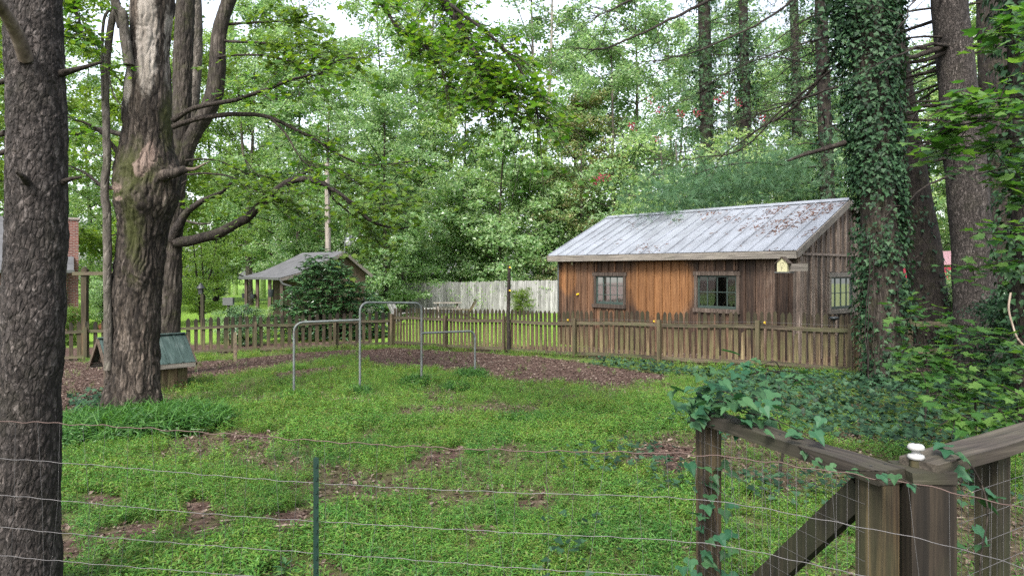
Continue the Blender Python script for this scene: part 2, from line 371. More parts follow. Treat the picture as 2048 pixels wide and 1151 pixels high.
M['grass'] = leafmat('ground_cover_leaf', [(.042, .12, .024), (.062, .165, .028), (.084, .20, .031), (.115, .218, .036), (.095, .11, .034)], .4, .5, .25, patchy=True)
M['tall_grass'] = leafmat('tall_grass_leaf', [(.024, .08, .018), (.04, .115, .024), (.06, .145, .03)], .4, .45, .3)
M['litter'] = leafmat('dead_leaf', [(.034, .021, .015), (.058, .037, .028), (.095, .067, .052), (.17, .135, .112), (.042, .025, .019)], .05, .8, .15, (1, 1, 1))
M['rust_litter'] = leafmat('rust_needle', [(.09, .035, .022), (.13, .06, .04), (.05, .025, .018), (.16, .09, .065)], .05, .8, .15, (1, 1, 1))
M['flower'] = leafmat('myrtle_flower', [(.19, .022, .045), (.25, .035, .07), (.15, .03, .05)], .3, .6, .2, (1, 1, 1))
M['rust_leaf'] = leafmat('fading_leaf', [(.11, .18, .06), (.16, .16, .075), (.09, .17, .06), (.19, .17, .10)], .35, .5, .3)
M['galv'] = plain('galvanised_tube', (.10, .112, .112), .5, .5, .4, .25)
t = NT('galvanised_pipe'); v = t.co(); n_ = t.noise(v, 9, 6, .7)
M['pipe'] = t.done(t.bsdf(t.mix(t.ramp(t.noise(v, 3.5, 7, .75), [(.56, 0), (.68, .8)]), t.ramp(n_, [(.3, (.06, .068, .066)), (.7, (.14, .155, .152))]), (.075, .05, .036)), .55, .35, .4, t.bump(n_, .2, .004)))
M['wire'] = plain('fence_wire', (.11, .105, .105), .55, .4, .4)
M['rusty_wire'] = plain('rusty_wire', (.085, .058, .05), .7, .3, .3)
M['green_post'] = plain('green_paint', (.006, .022, .016), .45, 0, .4)
M['white'] = plain('white_ceramic', (.24, .24, .235), .3, 0, .5, .05)
M['yellow'] = plain('yellow_plastic', (.5, .33, .02), .4, 0, .4, .05)
M['cream'] = plain('cream_paint', (.30, .285, .17), .6, 0, .3, .08)
M['dark'] = plain('dark_metal', (.02, .022, .022), .5, .3, .4)
M['black_plastic'] = plain('black_plastic', (.018, .022, .024), .4)
M['red_metal'] = plain('red_metal', (.22, .018, .035), .4, .2, .4)
M['pink_metal'] = plain('faded_red_metal', (.3, .17, .2), .3, .3, .5)
M['grey_paint'] = plain('grey_paint', (.06, .064, .06), .6)
M['sash'] = plain('green_sash', (.025, .038, .032), .5)
M['stone'] = plain('stone', (.17, .15, .135), .85, 0, .2, .35)
M['terracotta'] = plain('terracotta', (.35, .13, .07), .8)
t = NT('window_glass')
M['glass'] = t.done(t.n('MixShader', {0: t.n('Fresnel', {'IOR': 1.7}), 1: t.n('BsdfTransparent', {'Color': (.86, .9, .88, 1)}), 2: t.n('BsdfGlossy', {'Color': (.9, .95, .95, 1), 'Roughness': .03})}))
# barn boards: dark weathered brown with a round pale area that was kept dry behind something
t = NT('barn_board'); v = t.co(); r = t.rnd()
off = t.n('CombineXYZ', {0: t.math('MULTIPLY', r, 30.), 1: 0.0, 2: t.math('MULTIPLY', r, 17.)})
vv = t.vadd(v, off); g = t.noise(t.map(vv, (30, 30, 1.5)), 1, 5, .6, .7)
weath = t.ramp(g, [(.26, (.010, .0055, .0035)), (.5, (.040, .022, .0135)), (.76, (.105, .064, .040))])
sep = t.t.nodes.new('ShaderNodeSeparateXYZ'); t.t.links.new(v, sep.inputs[0]); X_, Y_, Z_ = sep.outputs
edge = t.noise(v, 5.0, 4, .6)
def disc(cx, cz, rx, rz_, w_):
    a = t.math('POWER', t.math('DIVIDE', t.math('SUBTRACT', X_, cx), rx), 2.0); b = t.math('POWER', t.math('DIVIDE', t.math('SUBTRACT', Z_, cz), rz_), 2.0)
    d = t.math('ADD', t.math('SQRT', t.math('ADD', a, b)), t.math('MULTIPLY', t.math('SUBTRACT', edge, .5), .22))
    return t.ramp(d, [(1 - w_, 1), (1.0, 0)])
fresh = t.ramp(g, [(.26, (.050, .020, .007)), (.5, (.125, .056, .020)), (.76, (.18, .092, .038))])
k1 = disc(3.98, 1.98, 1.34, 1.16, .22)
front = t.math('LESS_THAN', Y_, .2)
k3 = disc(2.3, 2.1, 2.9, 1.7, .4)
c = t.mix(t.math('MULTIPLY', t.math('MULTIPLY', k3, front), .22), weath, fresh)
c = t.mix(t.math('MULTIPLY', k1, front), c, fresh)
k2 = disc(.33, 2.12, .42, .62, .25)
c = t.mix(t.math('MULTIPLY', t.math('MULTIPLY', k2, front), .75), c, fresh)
grey = t.ramp(g, [(.26, (.022, .0165, .013)), (.5, (.09, .071, .057)), (.76, (.21, .175, .145))])
gm = t.math('MULTIPLY', t.math('GREATER_THAN', X_, 7.95), t.ramp(t.noise(t.map(vv, (1, 1, .7)), 1.5, 4), [(.25, .35), (.6, .95)]))
c = t.mix(gm, c, grey)
gm2 = t.math('MULTIPLY', t.math('MULTIPLY', t.math('GREATER_THAN', X_, 6.6), t.ramp(r, [(.5, 0), (.8, .6)])), t.ramp(edge, [(.3, .2), (.7, 1)]))
c = t.mix(gm2, c, grey)
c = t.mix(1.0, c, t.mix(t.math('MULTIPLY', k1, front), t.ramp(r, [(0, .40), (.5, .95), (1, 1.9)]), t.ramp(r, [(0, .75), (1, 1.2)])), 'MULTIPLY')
M['barn'] = t.done(t.bsdf(c, .7, 0, .3, t.bump(g, .6, .006)))
# galvanised roof sheet with dull stains
t = NT('roof_sheet'); v = t.co(); s1 = t.noise(t.map(v, (1.2, .5, .5)), 1.5, 6, .7); s2 = t.noise(v, 22, 3)
c = t.ramp(s1, [(.3, (.14, .148, .165)), (.5, (.25, .267, .295)), (.7, (.33, .35, .39))])
c = t.mix(t.ramp(t.noise(t.map(v, (2.5, 1.0, 1.0)), 2.0, 6, .75), [(.62, 0), (.74, .7)]), c, (.17, .10, .07))
c = t.mix(t.ramp(s2, [(.55, 0), (.75, .3)]), c, (.25, .25, .25))
M['roof'] = t.done(t.bsdf(c, t.ramp(s1, [(.3, .55), (.7, .36)]), .45, .4, t.bump(s1, .15, .01)))
t = NT('green_roof_sheet'); v = t.co(); s1 = t.noise(t.map(v, (6, 1.2, 1.2)), 2, 6, .7)
c = t.ramp(s1, [(.3, (.014, .028, .024)), (.55, (.032, .054, .048)), (.75, (.085, .108, .10))])
M['green_roof'] = t.done(t.bsdf(c, .5, .1, .4))
t = NT('shingle'); v = t.co()
b = t.n('TexBrick', {'Vector': t.map(v, (1, 1, 1)), 'Color1': (.05, .052, .058, 1), 'Color2': (.085, .087, .094, 1), 'Mortar': (.07, .07, .07, 1), 'Scale': 3.0, 'Mortar Size': .02, 'Brick Width': .9, 'Row Height': .35})
M['shingle'] = t.done(t.bsdf(t.mix(.4, b, t.ramp(t.noise(v, 2.2, 6, .7), [(.3, (.035, .034, .033)), (.7, (.115, .115, .12))])), .85, 0, .2))
t = NT('brickwork'); v = t.co()
b = t.n('TexBrick', {'Vector': t.n('CombineXYZ', {0: t.math('ADD', t.n('SeparateXYZ', {0: v}, 0), t.n('SeparateXYZ', {0: v}, 1)), 1: t.n('SeparateXYZ', {0: v}, 2)}),
    'Color1': (.13, .04, .03, 1), 'Color2': (.075, .024, .02, 1), 'Mortar': (.16, .135, .12, 1), 'Scale': 1.0, 'Mortar Size': .012, 'Brick Width': .22, 'Row Height': .075})
M['brick'] = t.done(t.bsdf(b, .85, 0, .2))
# ------------------------------------------------------------------ ground
FA = Vector((-3.97, 22.7)); FB = Vector((7.24, 14.2)); FL = Vector((-16.9, 18.9))   # picket fence: corner, right end, left end
def world_poly(pts): return [tuple(WG(*p)[:2]) for p in pts]
MULCH = [world_poly(p) for p in (
    [(722, 699), (790, 696), (960, 705), (1120, 720), (1250, 737), (1355, 752), (1300, 764), (1180, 769), (1050, 766), (968, 754), (925, 743), (840, 737), (765, 733), (712, 719)],
    [(100, 722), (300, 728), (450, 720), (600, 704), (722, 699), (712, 709), (600, 727), (520, 742), (395, 755), (330, 775), (215, 800), (205, 835), (110, 860), (60, 800)],
    [(545, 748), (700, 728), (705, 738), (560, 757)], [(860, 792), (905, 790), (900, 800), (865, 802)], [(650, 828), (712, 826), (705, 840), (655, 842)],
    [(1490, 800), (1560, 790), (1545, 806), (1500, 812)], [(195, 985), (265, 978), (275, 1010), (200, 1018)], [(370, 1000), (430, 990), (455, 1060), (380, 1072)], [(515, 1050), (600, 1018), (665, 1060), (560, 1102)],
    [(112, 1075), (170, 1065), (190, 1130), (112, 1145)], [(440, 868), (560, 862), (545, 892), (450, 898)], [(1000, 1010), (1060, 1000), (1100, 1040), (1020, 1052)], [(1230, 930), (1330, 880), (1392, 900), (1350, 960)], [(830, 905), (930, 895), (940, 925), (850, 935)], [(250, 1040), (330, 1030), (325, 1060), (260, 1068)])]
IVYP = [world_poly(p) for p in (
    [(1395, 762), (1500, 748), (1620, 756), (1740, 765), (2120, 760), (2120, 905), (1800, 905), (1640, 880), (1530, 838), (1420, 812), (1440, 785)],
    [(1090, 716), (1180, 716), (1340, 738), (1480, 750), (1480, 762), (1340, 752), (1190, 730), (1090, 722)],
    [(130, 812), (215, 795), (210, 830), (140, 832)])]
def fence_side(x, y):
    """> 0 beyond the picket fence"""
    d1 = FB - FA; a = (-(x - FA.x) * d1.y + (y - FA.y) * d1.x) / d1.length
    d2 = FA - FL; b = (-(x - FL.x) * d2.y + (y - FL.y) * d2.x) / d2.length
    return np.maximum(a, b)
def soft_poly(x, y, polys, soft):
    jx = x + (n2(x, y, 1.1, 3) - .45) * soft; jy = y + (n2(x, y, 1.1, 9) - .45) * soft * 2
    m = np.zeros(len(x))
    for p in polys: m = np.maximum(m, in_poly(jx, jy, p))
    return m
def cover(x, y):
    """how closely the ground cover grows: thick patches, thin ones, bare soil"""
    far = np.clip((y - 6) / 5, 0, 1)
    return np.clip((n2(x, y, .75, 21) - (.335 - .12 * far)) * 5.5, .05, 1) * np.clip((n2(x, y, 3.2, 25) - .25) * 4.5, .08, 1)
ax = np.concatenate([-np.geomspace(120, 20.4, 22), np.arange(-20, 14, .16), np.geomspace(14.2, 120, 24)])
ay = np.concatenate([np.linspace(-30, 1, 14), np.arange(1.2, 26, .16), np.geomspace(26.2, 220, 46)])
GX, GY = np.meshgrid(ax, ay); gx, gy = GX.ravel(), GY.ravel()
bumps = (n2(gx, gy, .5, 1) - .45) * .10 + (n2(gx, gy, 2.2, 2) - .45) * .05
zz = gz(gx, gy) + bumps
A = Acc(); nx, ny = len(ax), len(ay)
i = (np.arange(ny - 1)[:, None] * nx + np.arange(nx - 1)[None]).ravel()
A.add(np.stack([gx, gy, zz], 1), np.stack([i, i + 1, i + nx + 1, i + nx], 1), 0, True)
gm = A.mesh('ground')
beyond = np.clip(fence_side(gx, gy) / .3 + .5, 0, 1)
yard = 1 - beyond
shadeland = ((gx > 2.5 + .05 * gy) & (beyond > .5)).astype(float)
lawn = beyond * np.clip(1.2 - shadeland, 0, 1) * np.clip((gy - 23.5 + np.where(gx < -5, -1.2, 2.0)) / 1.5, 0, 1)
thin = np.where(beyond > .5, 0, np.clip(1 - 1.6 * cover(gx, gy), 0, 1)) * .85
mul = np.maximum(soft_poly(gx, gy, MULCH, .35) * yard, np.maximum(beyond * (1 - lawn), thin))
for nm, arr in (('lawn', lawn), ('mulch', mul)):
    at = gm.attributes.new(nm, 'FLOAT', 'POINT'); at.data.foreach_set('value', arr.astype(np.float32))
t = NT('ground_cover'); P = t.pos()
soil = t.ramp(t.noise(P, 9, 7, .75), [(.32, (.022, .012, .009)), (.47, (.048, .028, .022)), (.58, (.085, .056, .045)), (.70, (.16, .12, .10))])
under = t.ramp(t.noise(P, 5, 7, .75), [(.30, (.035, .035, .013)), (.45, (.05, .088, .016)), (.6, (.08, .125, .023)), (.72, (.095, .08, .036))])
grassy = t.ramp(t.noise(P, 3, 8, .75), [(.3, (.08, .16, .02)), (.55, (.12, .205, .028)), (.75, (.155, .24, .045))])
mu = t.n('Attribute', {}, 2, attribute_name='mulch'); lw = t.n('Attribute', {}, 2, attribute_name='lawn')
c = t.mix(mu, under, soil); c = t.mix(lw, c, grassy)
M['ground'] = t.done(t.bsdf(c, .9, 0, .15, t.bump(t.noise(P, 28, 6, .75), .9, .03)))
gm.materials.append(M['ground'])
tag(link('ground', gm), kind='structure')

def ground_pts(n, x0, x1, y0, y1, keep):
    x = rng.uniform(x0, x1, n); y = rng.uniform(y0, y1, n); m = keep(x, y); x, y = x[m], y[m]
    z = gz(x, y) + (n2(x, y, .5, 1) - .45) * .10 + (n2(x, y, 2.2, 2) - .45) * .05
    return np.stack([x, y, z], 1)
def in_view(x, y, pad=.6): return np.abs(x) < .76 * y + pad
def yaw_frames(n, tilt=.25):
    nr = np.stack([rng.normal(0, tilt, n), rng.normal(0, tilt, n), np.ones(n)], 1); return frames(nr)
# low ground cover in the yard
A = Acc(); SPR = [sprig(9), sprig(10), sprig(11)]
def dens(x, y):
    base = cover(x, y)
    bare = soft_poly(x, y, MULCH, .5); iv = soft_poly(x, y, IVYP, .4)
    return base * (1 - .985 * bare) * (1 - .96 * iv) * (fence_side(x, y) < -.15)
for (y0, y1, n, s0) in ((1.4, 4.0, 30000, .095), (4, 7, 66000, .105), (7, 11, 78000, .12), (11, 23, 84000, .14)):
    p = ground_pts(n, -.8 * y1, .8 * y1, y0, y1, lambda x, y: in_view(x, y) & (rng.random(len(x)) < dens(x, y)))
    hgt = s0 * (.55 + 1.0 * np.clip(n2(p[:, 0], p[:, 1], .8, 31), .1, .9)) * rng.uniform(.6, 1.25, len(p))
    k = rng.integers(0, 3, len(p))
    for q in range(3): A.scatter(*SPR[q], p[k == q], yaw_frames((k == q).sum(), .3), hgt[k == q])
TH = ([(-.05, 0, 0), (.05, 0, 0), (.02, .25, .6), (0, .5, 1)], [(0, 1, 2), (0, 2, 3)])
p = ground_pts(150000, -17, 13, 2, 22.5, lambda x, y: in_view(x, y) & (rng.random(len(x)) < .15 + .85 * dens(x, y)) & (soft_poly(x, y, MULCH, .5) < .5) & (soft_poly(x, y, IVYP, .4) < .5) & (fence_side(x, y) < -.15))
A.scatter(*TH, p, yaw_frames(len(p), .35), rng.uniform(.05, .13, len(p)), 1)
tag(part('grass', A, [M['grass'], M['fine_grass']], None), 'low bright green ground cover over the yard', kind='stuff')
# taller tufts: at the big maple's foot, at the pipe legs, single clumps
A = Acc(); BL = ([(-.014, 0, 0), (.014, 0, 0), (.02, .22, .55), (-.02, .22, .55), (0, .75, .55)], [(0, 1, 2, 3), (3, 2, 4)])
for (px, py, r, n, h) in ((300, 858, .8, 640, .40), (200, 868, .75, 560, .38), (375, 855, .55, 360, .36), (262, 850, .9, 420, .40), (170, 880, .5, 260, .3), (832, 770, .22, 120, .3), (945, 757, .25, 150, .32), (720, 787, .16, 50, .24), (588, 797, .16, 50, .22),
                      (910, 778, .2, 70, .22), (350, 775, .25, 60, .3), (1060, 845, .35, 90, .22), (660, 905, .7, 160, .13), (770, 900, .7, 130, .12), (975, 880, .4, 90, .17)):
    g = WG(px, py); a = rng.uniform(0, 6.283, n); rr = r * np.sqrt(rng.random(n))
    p = np.stack([g.x + np.cos(a) * rr, g.y + np.sin(a) * rr, np.zeros(n)], 1); p[:, 2] = gz(p[:, 0], p[:, 1])
    A.scatter(*BL, np.repeat(p, 4, 0) + rng.normal(0, .05, (4 * n, 3)) * [1, 1, 0], yaw_frames(4 * n, .55), h * rng.uniform(.35, 1.2, 4 * n)); A.scatter(*SPR[1], np.repeat(p, 2, 0) + rng.normal(0, .08, (2 * n, 3)) * [1, 1, 0], yaw_frames(2 * n, .5), h * .75 * rng.uniform(.3, 1, 2 * n))
tag(part('tall_grass', A, M['tall_grass'], None), 'taller dark green grass round the trunks and pipe legs', kind='stuff')
# ivy on the ground
A = Acc()
p = ground_pts(100000, -9, 14, 3, 17, lambda x, y: in_view(x, y, 1) & (soft_poly(x, y, IVYP, .35) > .5) & (rng.random(len(x)) < .55 + .6 * (n2(x, y, 1.5, 8) - .4)))
p[:, 2] += rng.uniform(.03, .22, len(p)) * np.clip(n2(p[:, 0], p[:, 1], 1.0, 5) * 2, .3, 1.6)
nr = np.stack([rng.normal(0, .45, len(p)), rng.normal(-.25, .45, len(p)), np.ones(len(p))], 1)
A.scatter(*IVY, p, frames(nr), rng.uniform(.05, .105, len(p)))
q = ground_pts(8000, -1.5, 5, 3.2, 9.5, lambda x, y: in_view(x, y) & (x > -.3 + .1 * y) & (rng.random(len(x)) < np.clip((n2(x, y, .8, 77) - .42) * 5, 0, 1)))
q[:, 2] += rng.uniform(.08, .16, len(q))
A.scatter(*IVY, q, frames(np.stack([rng.normal(0, .3, len(q)), rng.normal(-.1, .3, len(q)), np.ones(len(q))], 1)), rng.uniform(.04, .085, len(q)))
tag(part('ivy', A, M['leaf_ivy'], None), 'dark ivy ground cover under the trees by the gate', kind='stuff')
# dead leaves
A = Acc(); FLAT = ([(0, 0, 0), (.3, .4, .12), (.05, 1, .02), (-.3, .5, .15)], [(0, 1, 2, 3)])
p = ground_pts(70000, -16, 9, 8, 23, lambda x, y: in_view(x, y) & (soft_poly(x, y, MULCH, .4) > .5) & (fence_side(x, y) < .1))
p[:, 2] += .012; A.scatter(*FLAT, p, yaw_frames(len(p), .3), rng.uniform(.03, .075, len(p)))
p = ground_pts(80000, -10, 9, 1.5, 14, lambda x, y: in_view(x, y) & (rng.random(len(x)) < np.maximum(np.clip(1.0 - 1.7 * cover(x, y), .05, 1), .9 * soft_poly(x, y, MULCH, .4))))
p[:, 2] += .015; A.scatter(*FLAT, p, yaw_frames(len(p), .35), rng.uniform(.02, .065, len(p)))
p = ground_pts(9000, -2, 12, 13, 25, lambda x, y: in_view(x, y) & (fence_side(x, y) > .1) & (fence_side(x, y) < 2.6))
p[:, 2] += .015; A.scatter(*FLAT, p, yaw_frames(len(p), .35), rng.uniform(.05, .10, len(p)))
tag(part('leaf_litter', A, M['litter'], None), 'brown fallen leaves on bare soil along the fence', kind='stuff')
# fallen twigs
for (px, py, L, a, lab) in ((565, 1062, .5, .3, 'longest pale dead stick on bare soil left of the steel post'), (490, 1050, .45, -.2, 'pale dead stick just left of the longest stick on bare soil'), (430, 1068, .3, .1, 'short dead stick between the left pine and the other sticks'), (1290, 1040, .3, .7, 'short dead stick in the ground cover left of the wooden gate'),
                     (455, 797, .8, .35, 'dead branch lying on the grass right of the big maple foot'), (690, 800, .5, .3, 'dead stick lying before the tall arch of the pipe frame'), (620, 1070, .3, -.4, 'short dead stick touching the foot of the steel post'), (1000, 725, .7, .5, 'long dead stick lying against the picket fence by the thin pole')):
    g = WG(px, py); d = Vector((math.cos(a), math.sin(a), 0)) * L / 2
    tw = Acc(); tw.tube(smooth_path([g - d + Vector((0, 0, .02)), g + Vector((0, .03, .04)), g + d + Vector((0, 0, .02))], 6), [.009, .008, .008, .007, .006, .003], 6)
    tag(part('fallen_stick', tw, M['bare_wood'], None), lab, 'stick')

# ------------------------------------------------------------------ barn board shed
ZB = -.5; LW, DW = 8.08, 5.6
shed = thing('shed', 'brown board and batten shed with grey ribbed metal roof behind the picket fence', 'shed', (1.64, 22.78, ZB), math.atan2(-.743, .669))
ZE, ZR, SLP = 2.88, 4.33, (4.33 - 2.88) / 3.1
def zt(y): return ZE + (min(y, 5.6 - y) + .3) * SLP - .07
OPF = [(1.55, 2.66, 1.34, 2.22), (5.24, 6.43, 1.36, 2.26)]; OPG = [(1.74, 3.19, 1.36, 2.22)]
def segs(a, b, lo, hi, ops):
    for (o0, o1, z0, z1) in ops:
        if a >= o0 - 1e-4 and b <= o1 + 1e-4: return [(lo, z0), (z1, hi)]
    return [(lo, hi)]
def cuts(L, wd, ops):
    n = round(L / wd); e = {round(k * L / n, 4) for k in range(n + 1)}
    for o in ops:
        e = {x for x in e if not (abs(x - o[0]) < .07 or abs(x - o[1]) < .07)} | {o[0], o[1]}
    return sorted(e)
def wall_boards(L, ops, where, wd=.29, top=None, battens=True):
    """where(s, out, z): a point s along the wall, out from its face"""
    e = cuts(L, wd, ops)
    def slab(s0, s1, o0, o1, z0, za, zb):
        v = [where(s, o, z) for o in (o0, o1) for s, z in ((s0, z0), (s1, z0), (s1, zb), (s0, za))]
        a = Acc(); a.add(v, [(0, 1, 2, 3), (7, 6, 5, 4), (0, 4, 5, 1), (1, 5, 6, 2), (2, 6, 7, 3), (3, 7, 4, 0)]); return a
    for a, b in zip(e[:-1], e[1:]):
        mids = [2.8] if a < 2.8 < b and top else []
        for s0, s1 in zip([a] + mids, mids + [b]):
            for z0, z1 in segs(a, b, -.15, None, ops):
                j = random.uniform(0, .006)
                part('board', slab(s0 + .004, s1 - .004, j, .022 + j, z0, z1 or top(s0), z1 or top(s1)), M['barn'], shed)
    if not battens: return
    for s in e[:-1] + [L - .03]:
        inside = [o for o in ops if o[0] - .05 < s < o[1] + .05]
        rng_ = segs(s, s, -.15, None, [(o[0] - .05, o[1] + .05, o[2] - .14, o[3] + .14) for o in ops]) if inside else [(-.15, None)]
        for z0, z1 in rng_:
            part('batten', slab(s - .024 + .02, s + .024 + .02, .02, .062, z0, z1 or top(s), z1 or top(s)), M['barn'], shed)
wall_boards(LW, OPF, lambda s, o, z: (s, -o, z), top=lambda s: 2.93)
wall_boards(DW, OPG, lambda s, o, z: (LW + o, s, z), top=zt)
wall_boards(DW, OPG, lambda s, o, z: (-o, DW - s, z), top=zt, battens=False)
a = Acc(); a.box((LW / 2, DW + .012, 1.38), (LW, .024, 3.05)); part('back_wall', a, M['barn'], shed)
a = Acc(); a.box((LW + .055, 2.8, 2.80), (.03, 5.5, .06), jit=.003); part('batten', a, M['barn'], shed)       # level strip across the gable
for (x, y) in ((LW + .03, -.03), (-.03, -.03)):
    a = Acc(); a.box((x, y, 1.36), (.10, .10, 3.0), jit=.004); part('corner_post', a, M['barn'], shed)
a = Acc(); a.tube([(-.02, -.12, .2), (-.02, -.12, 2.75)], .022, 8); part('downspout', a, M['galv'], shed)
def window(where, s0, s1, z0, z1, nc, nr):
    f = Acc(); ft = .09
    def bx(acc, a0, a1, o0, o1, b0, b1):
        v = [where(s, o, z) for o in (o0, o1) for s, z in ((a0, b0), (a1, b0), (a1, b1), (a0, b1))]
        acc.add(v, [(0, 1, 2, 3), (7, 6, 5, 4), (0, 4, 5, 1), (1, 5, 6, 2), (2, 6, 7, 3), (3, 7, 4, 0)])
    bx(f, s0 - ft, s0, .01, .06, z0, z1); bx(f, s1, s1 + ft, .01, .058, z0, z1); bx(f, s0 - ft - .03, s1 + ft + .03, .01, .07, z1 + .002, z1 + .11)
    wf = part('window_frame', f, M['trim_grey'] if where(0, 1, 0)[1] == 0 and s0 > 9 else M['barn_trim'], shed)
    si = Acc(); bx(si, s0 - ft - .02, s1 + ft + .02, .01, .10, z0 - .11, z0 - .002); part('window_sill', si, M['barn_trim'], wf)
    sa = Acc(); b = .045
    bx(sa, s0 + .003, s0 + b, -.03, .012, z0 + .003, z1 - .003); bx(sa, s1 - b, s1 - .003, -.03, .012, z0 + .003, z1 - .003)
    bx(sa, s0 + b, s1 - b, -.03, .011, z0 + .003, z0 + .075); bx(sa, s0 + b, s1 - b, -.03, .011, z1 - b, z1 - .003)
    for k in range(1, nc): x = s0 + (s1 - s0) * k / nc; bx(sa, x - .010, x + .010, -.025, .008, z0 + .07, z1 - b)
    for k in range(1, nr): z = z0 + (z1 - z0) * k / nr; bx(sa, s0 + b, s1 - b, -.024, .007, z - .010, z + .010)
    part('sash', sa, M['sash'], wf)
    for i_ in range(nc):
        for j_ in range(nr):
            x0 = s0 + (s1 - s0) * i_ / nc; x1 = s0 + (s1 - s0) * (i_ + 1) / nc; za = z0 + (z1 - z0) * j_ / nr; zb = z0 + (z1 - z0) * (j_ + 1) / nr
            g = Acc(); bx(g, x0 + .004, x1 - .004, -.014, -.010, za + .006, zb - .004); part('pane', g, M['glass'], wf)
M['barn_trim'] = wood('window_trim', (.016, .011, .008), (.05, .037, .029), (.11, .088, .072), rough=.7)
for o, (nc, nr) in zip(OPF, ((4, 3), (4, 2))): window(lambda s, q, z: (s, -q, z), *o, nc, nr)
M_keep = M['barn_trim']; M['barn_trim'] = M['trim_grey']
window(lambda s, q, z: (LW + q, s, z), *OPG[0], 4, 2)
M['barn_trim'] = M_keep
window(lambda s, q, z: (-q, DW - s, z), *OPG[0], 4, 2)
roof = Acc(); th = .05
for sgn in (1, -1):
    f = lambda y: y if sgn > 0 else DW - y
    v = [(x, f(y), z + d) for d in (-.02, -.06) for x, y, z in ((-.28, -.28, ZE), (LW + .08, -.28, ZE), (LW + .08, 2.8, ZR), (-.28, 2.8, ZR))]
    roof.add(v, [(0, 1, 2, 3), (7, 6, 5, 4), (0, 4, 5, 1), (1, 5, 6, 2), (2, 6, 7, 3), (3, 7, 4, 0)])
roof = part('roof', roof, M['dark_wood'], shed)
NP = 20; PW = (LW + .40) / NP
for sgn in (1, -1):
    up = Vector((0, -SLP * sgn, 1)).normalized()
    for k in range(NP):
        x0 = -.3 + k * PW; a = Acc(); f = lambda y: y if sgn > 0 else DW - y
        j = random.uniform(0, .004)
        a.bar((x0 + PW / 2 + .001, f(-.31 - random.uniform(0, .012)), ZE + j), (x0 + PW / 2 + .001, f(2.79), ZR + j), PW - .016, .008, up)
        a.bar((x0 + .012, f(-.308), ZE + .018), (x0 + .012, f(2.788), ZR + .018), .022, .045, up)
        part('roof_panel', a, M['roof'], roof)
a = Acc()
for sgn in (1, -1):
    f = lambda y: y if sgn > 0 else DW - y
    a.bar((-.31, f(2.70), ZR - .005), (LW + .11, f(2.70), ZR - .005), .02, .20, (0, -sgn * 1.0, -SLP))
part('ridge_cap', a, M['roof'], roof)
a = Acc(); a.box((LW / 2 - .1, -.322, ZE - .105), (LW + .41, .028, .185), jit=.003); part('fascia', a, M['trim_grey'], shed)
a = Acc(); a.box((LW / 2 - .1, DW + .322, ZE - .105), (LW + .41, .028, .185)); part('fascia', a, M['trim_grey'], shed)
for sgn in (1, -1):
    f = lambda y: y if sgn > 0 else DW - y
    for x in (LW + .125, -.325):
        a = Acc(); a.bar((x, f(-.335), ZE - .10), (x, f(2.795), ZR - .10), .03, .17, (0, -SLP * sgn, 1), jit=.002); part('rake_board', a, M['trim_grey'], shed)
a = Acc(); n = 2600; x = 8.1 * np.sqrt(rng.random(n)); y = rng.uniform(-.28, 2.6, n); kk = (n2(x, y, 1.6, 44) + .10 * rng.random(n) + .035 * (x - 4)) > .58; x, y = x[kk], y[kk]
p = np.stack([x, y, ZE + (y + .3) * SLP + .02], 1)
a.scatter([(0, 0, 0), (.12, .5, .05), (0, 1, 0), (-.12, .5, .06)], [(0, 1, 2, 3)], p, frames(np.tile([[0, -SLP, 1.]], (len(p), 1)) + rng.normal(0, .12, (len(p), 3))), rng.uniform(.05, .17, len(p)))
tag(part('leaf_litter', a, M['rust_litter'], roof), kind='stuff')
a = Acc(); a.box((.55, -.045, 2.62), (.07, .05, .09)); part('junction_box', a, M['cream'], shed)
a = Acc(); a.tube([(.80, -.02, 1.62), (.80, -.10, 1.62)], [.035, .03], 10); part('insulator', a, M['yellow'], shed)

# birdhouse on its bracket at the near corner
bh = thing('birdhouse', 'small pale yellow birdhouse with dark roof on the near shed corner', 'birdhouse', W(1567, 543, 16.0), R(-38))
a = Acc(); a.prism([(-.115, 0), (.115, 0), (.115, .22), (0, .33), (-.115, .22)], -.11, .11); b_ = part('house_box', a, M['cream'], bh)
a = Acc(); a.tube([(0, -.112, .17), (0, -.118, .17)], .042, 14); part('entrance_hole', a, M['dark'], b_)
a = Acc(); a.tube([(0, -.112, .10), (0, -.17, .10)], .008, 6); part('perch', a, M['dark'], b_)
for s_ in (-1, 1):
    a = Acc(); a.bar((s_ * .165, 0, .185), (0, 0, .345), .29, .02, (s_, 0, 1)); part('roof_panel', a, M['dark_wood'], bh)
a = Acc(); a.box((.02, 0, -.015), (.36, .32, .025)); part('floor_board', a, M['grey_paint'], bh)
a = Acc(); a.box((.32, .06, .10), (.42, .05, .17), jit=.003); part('bracket', a, M['trim_grey'], bh)

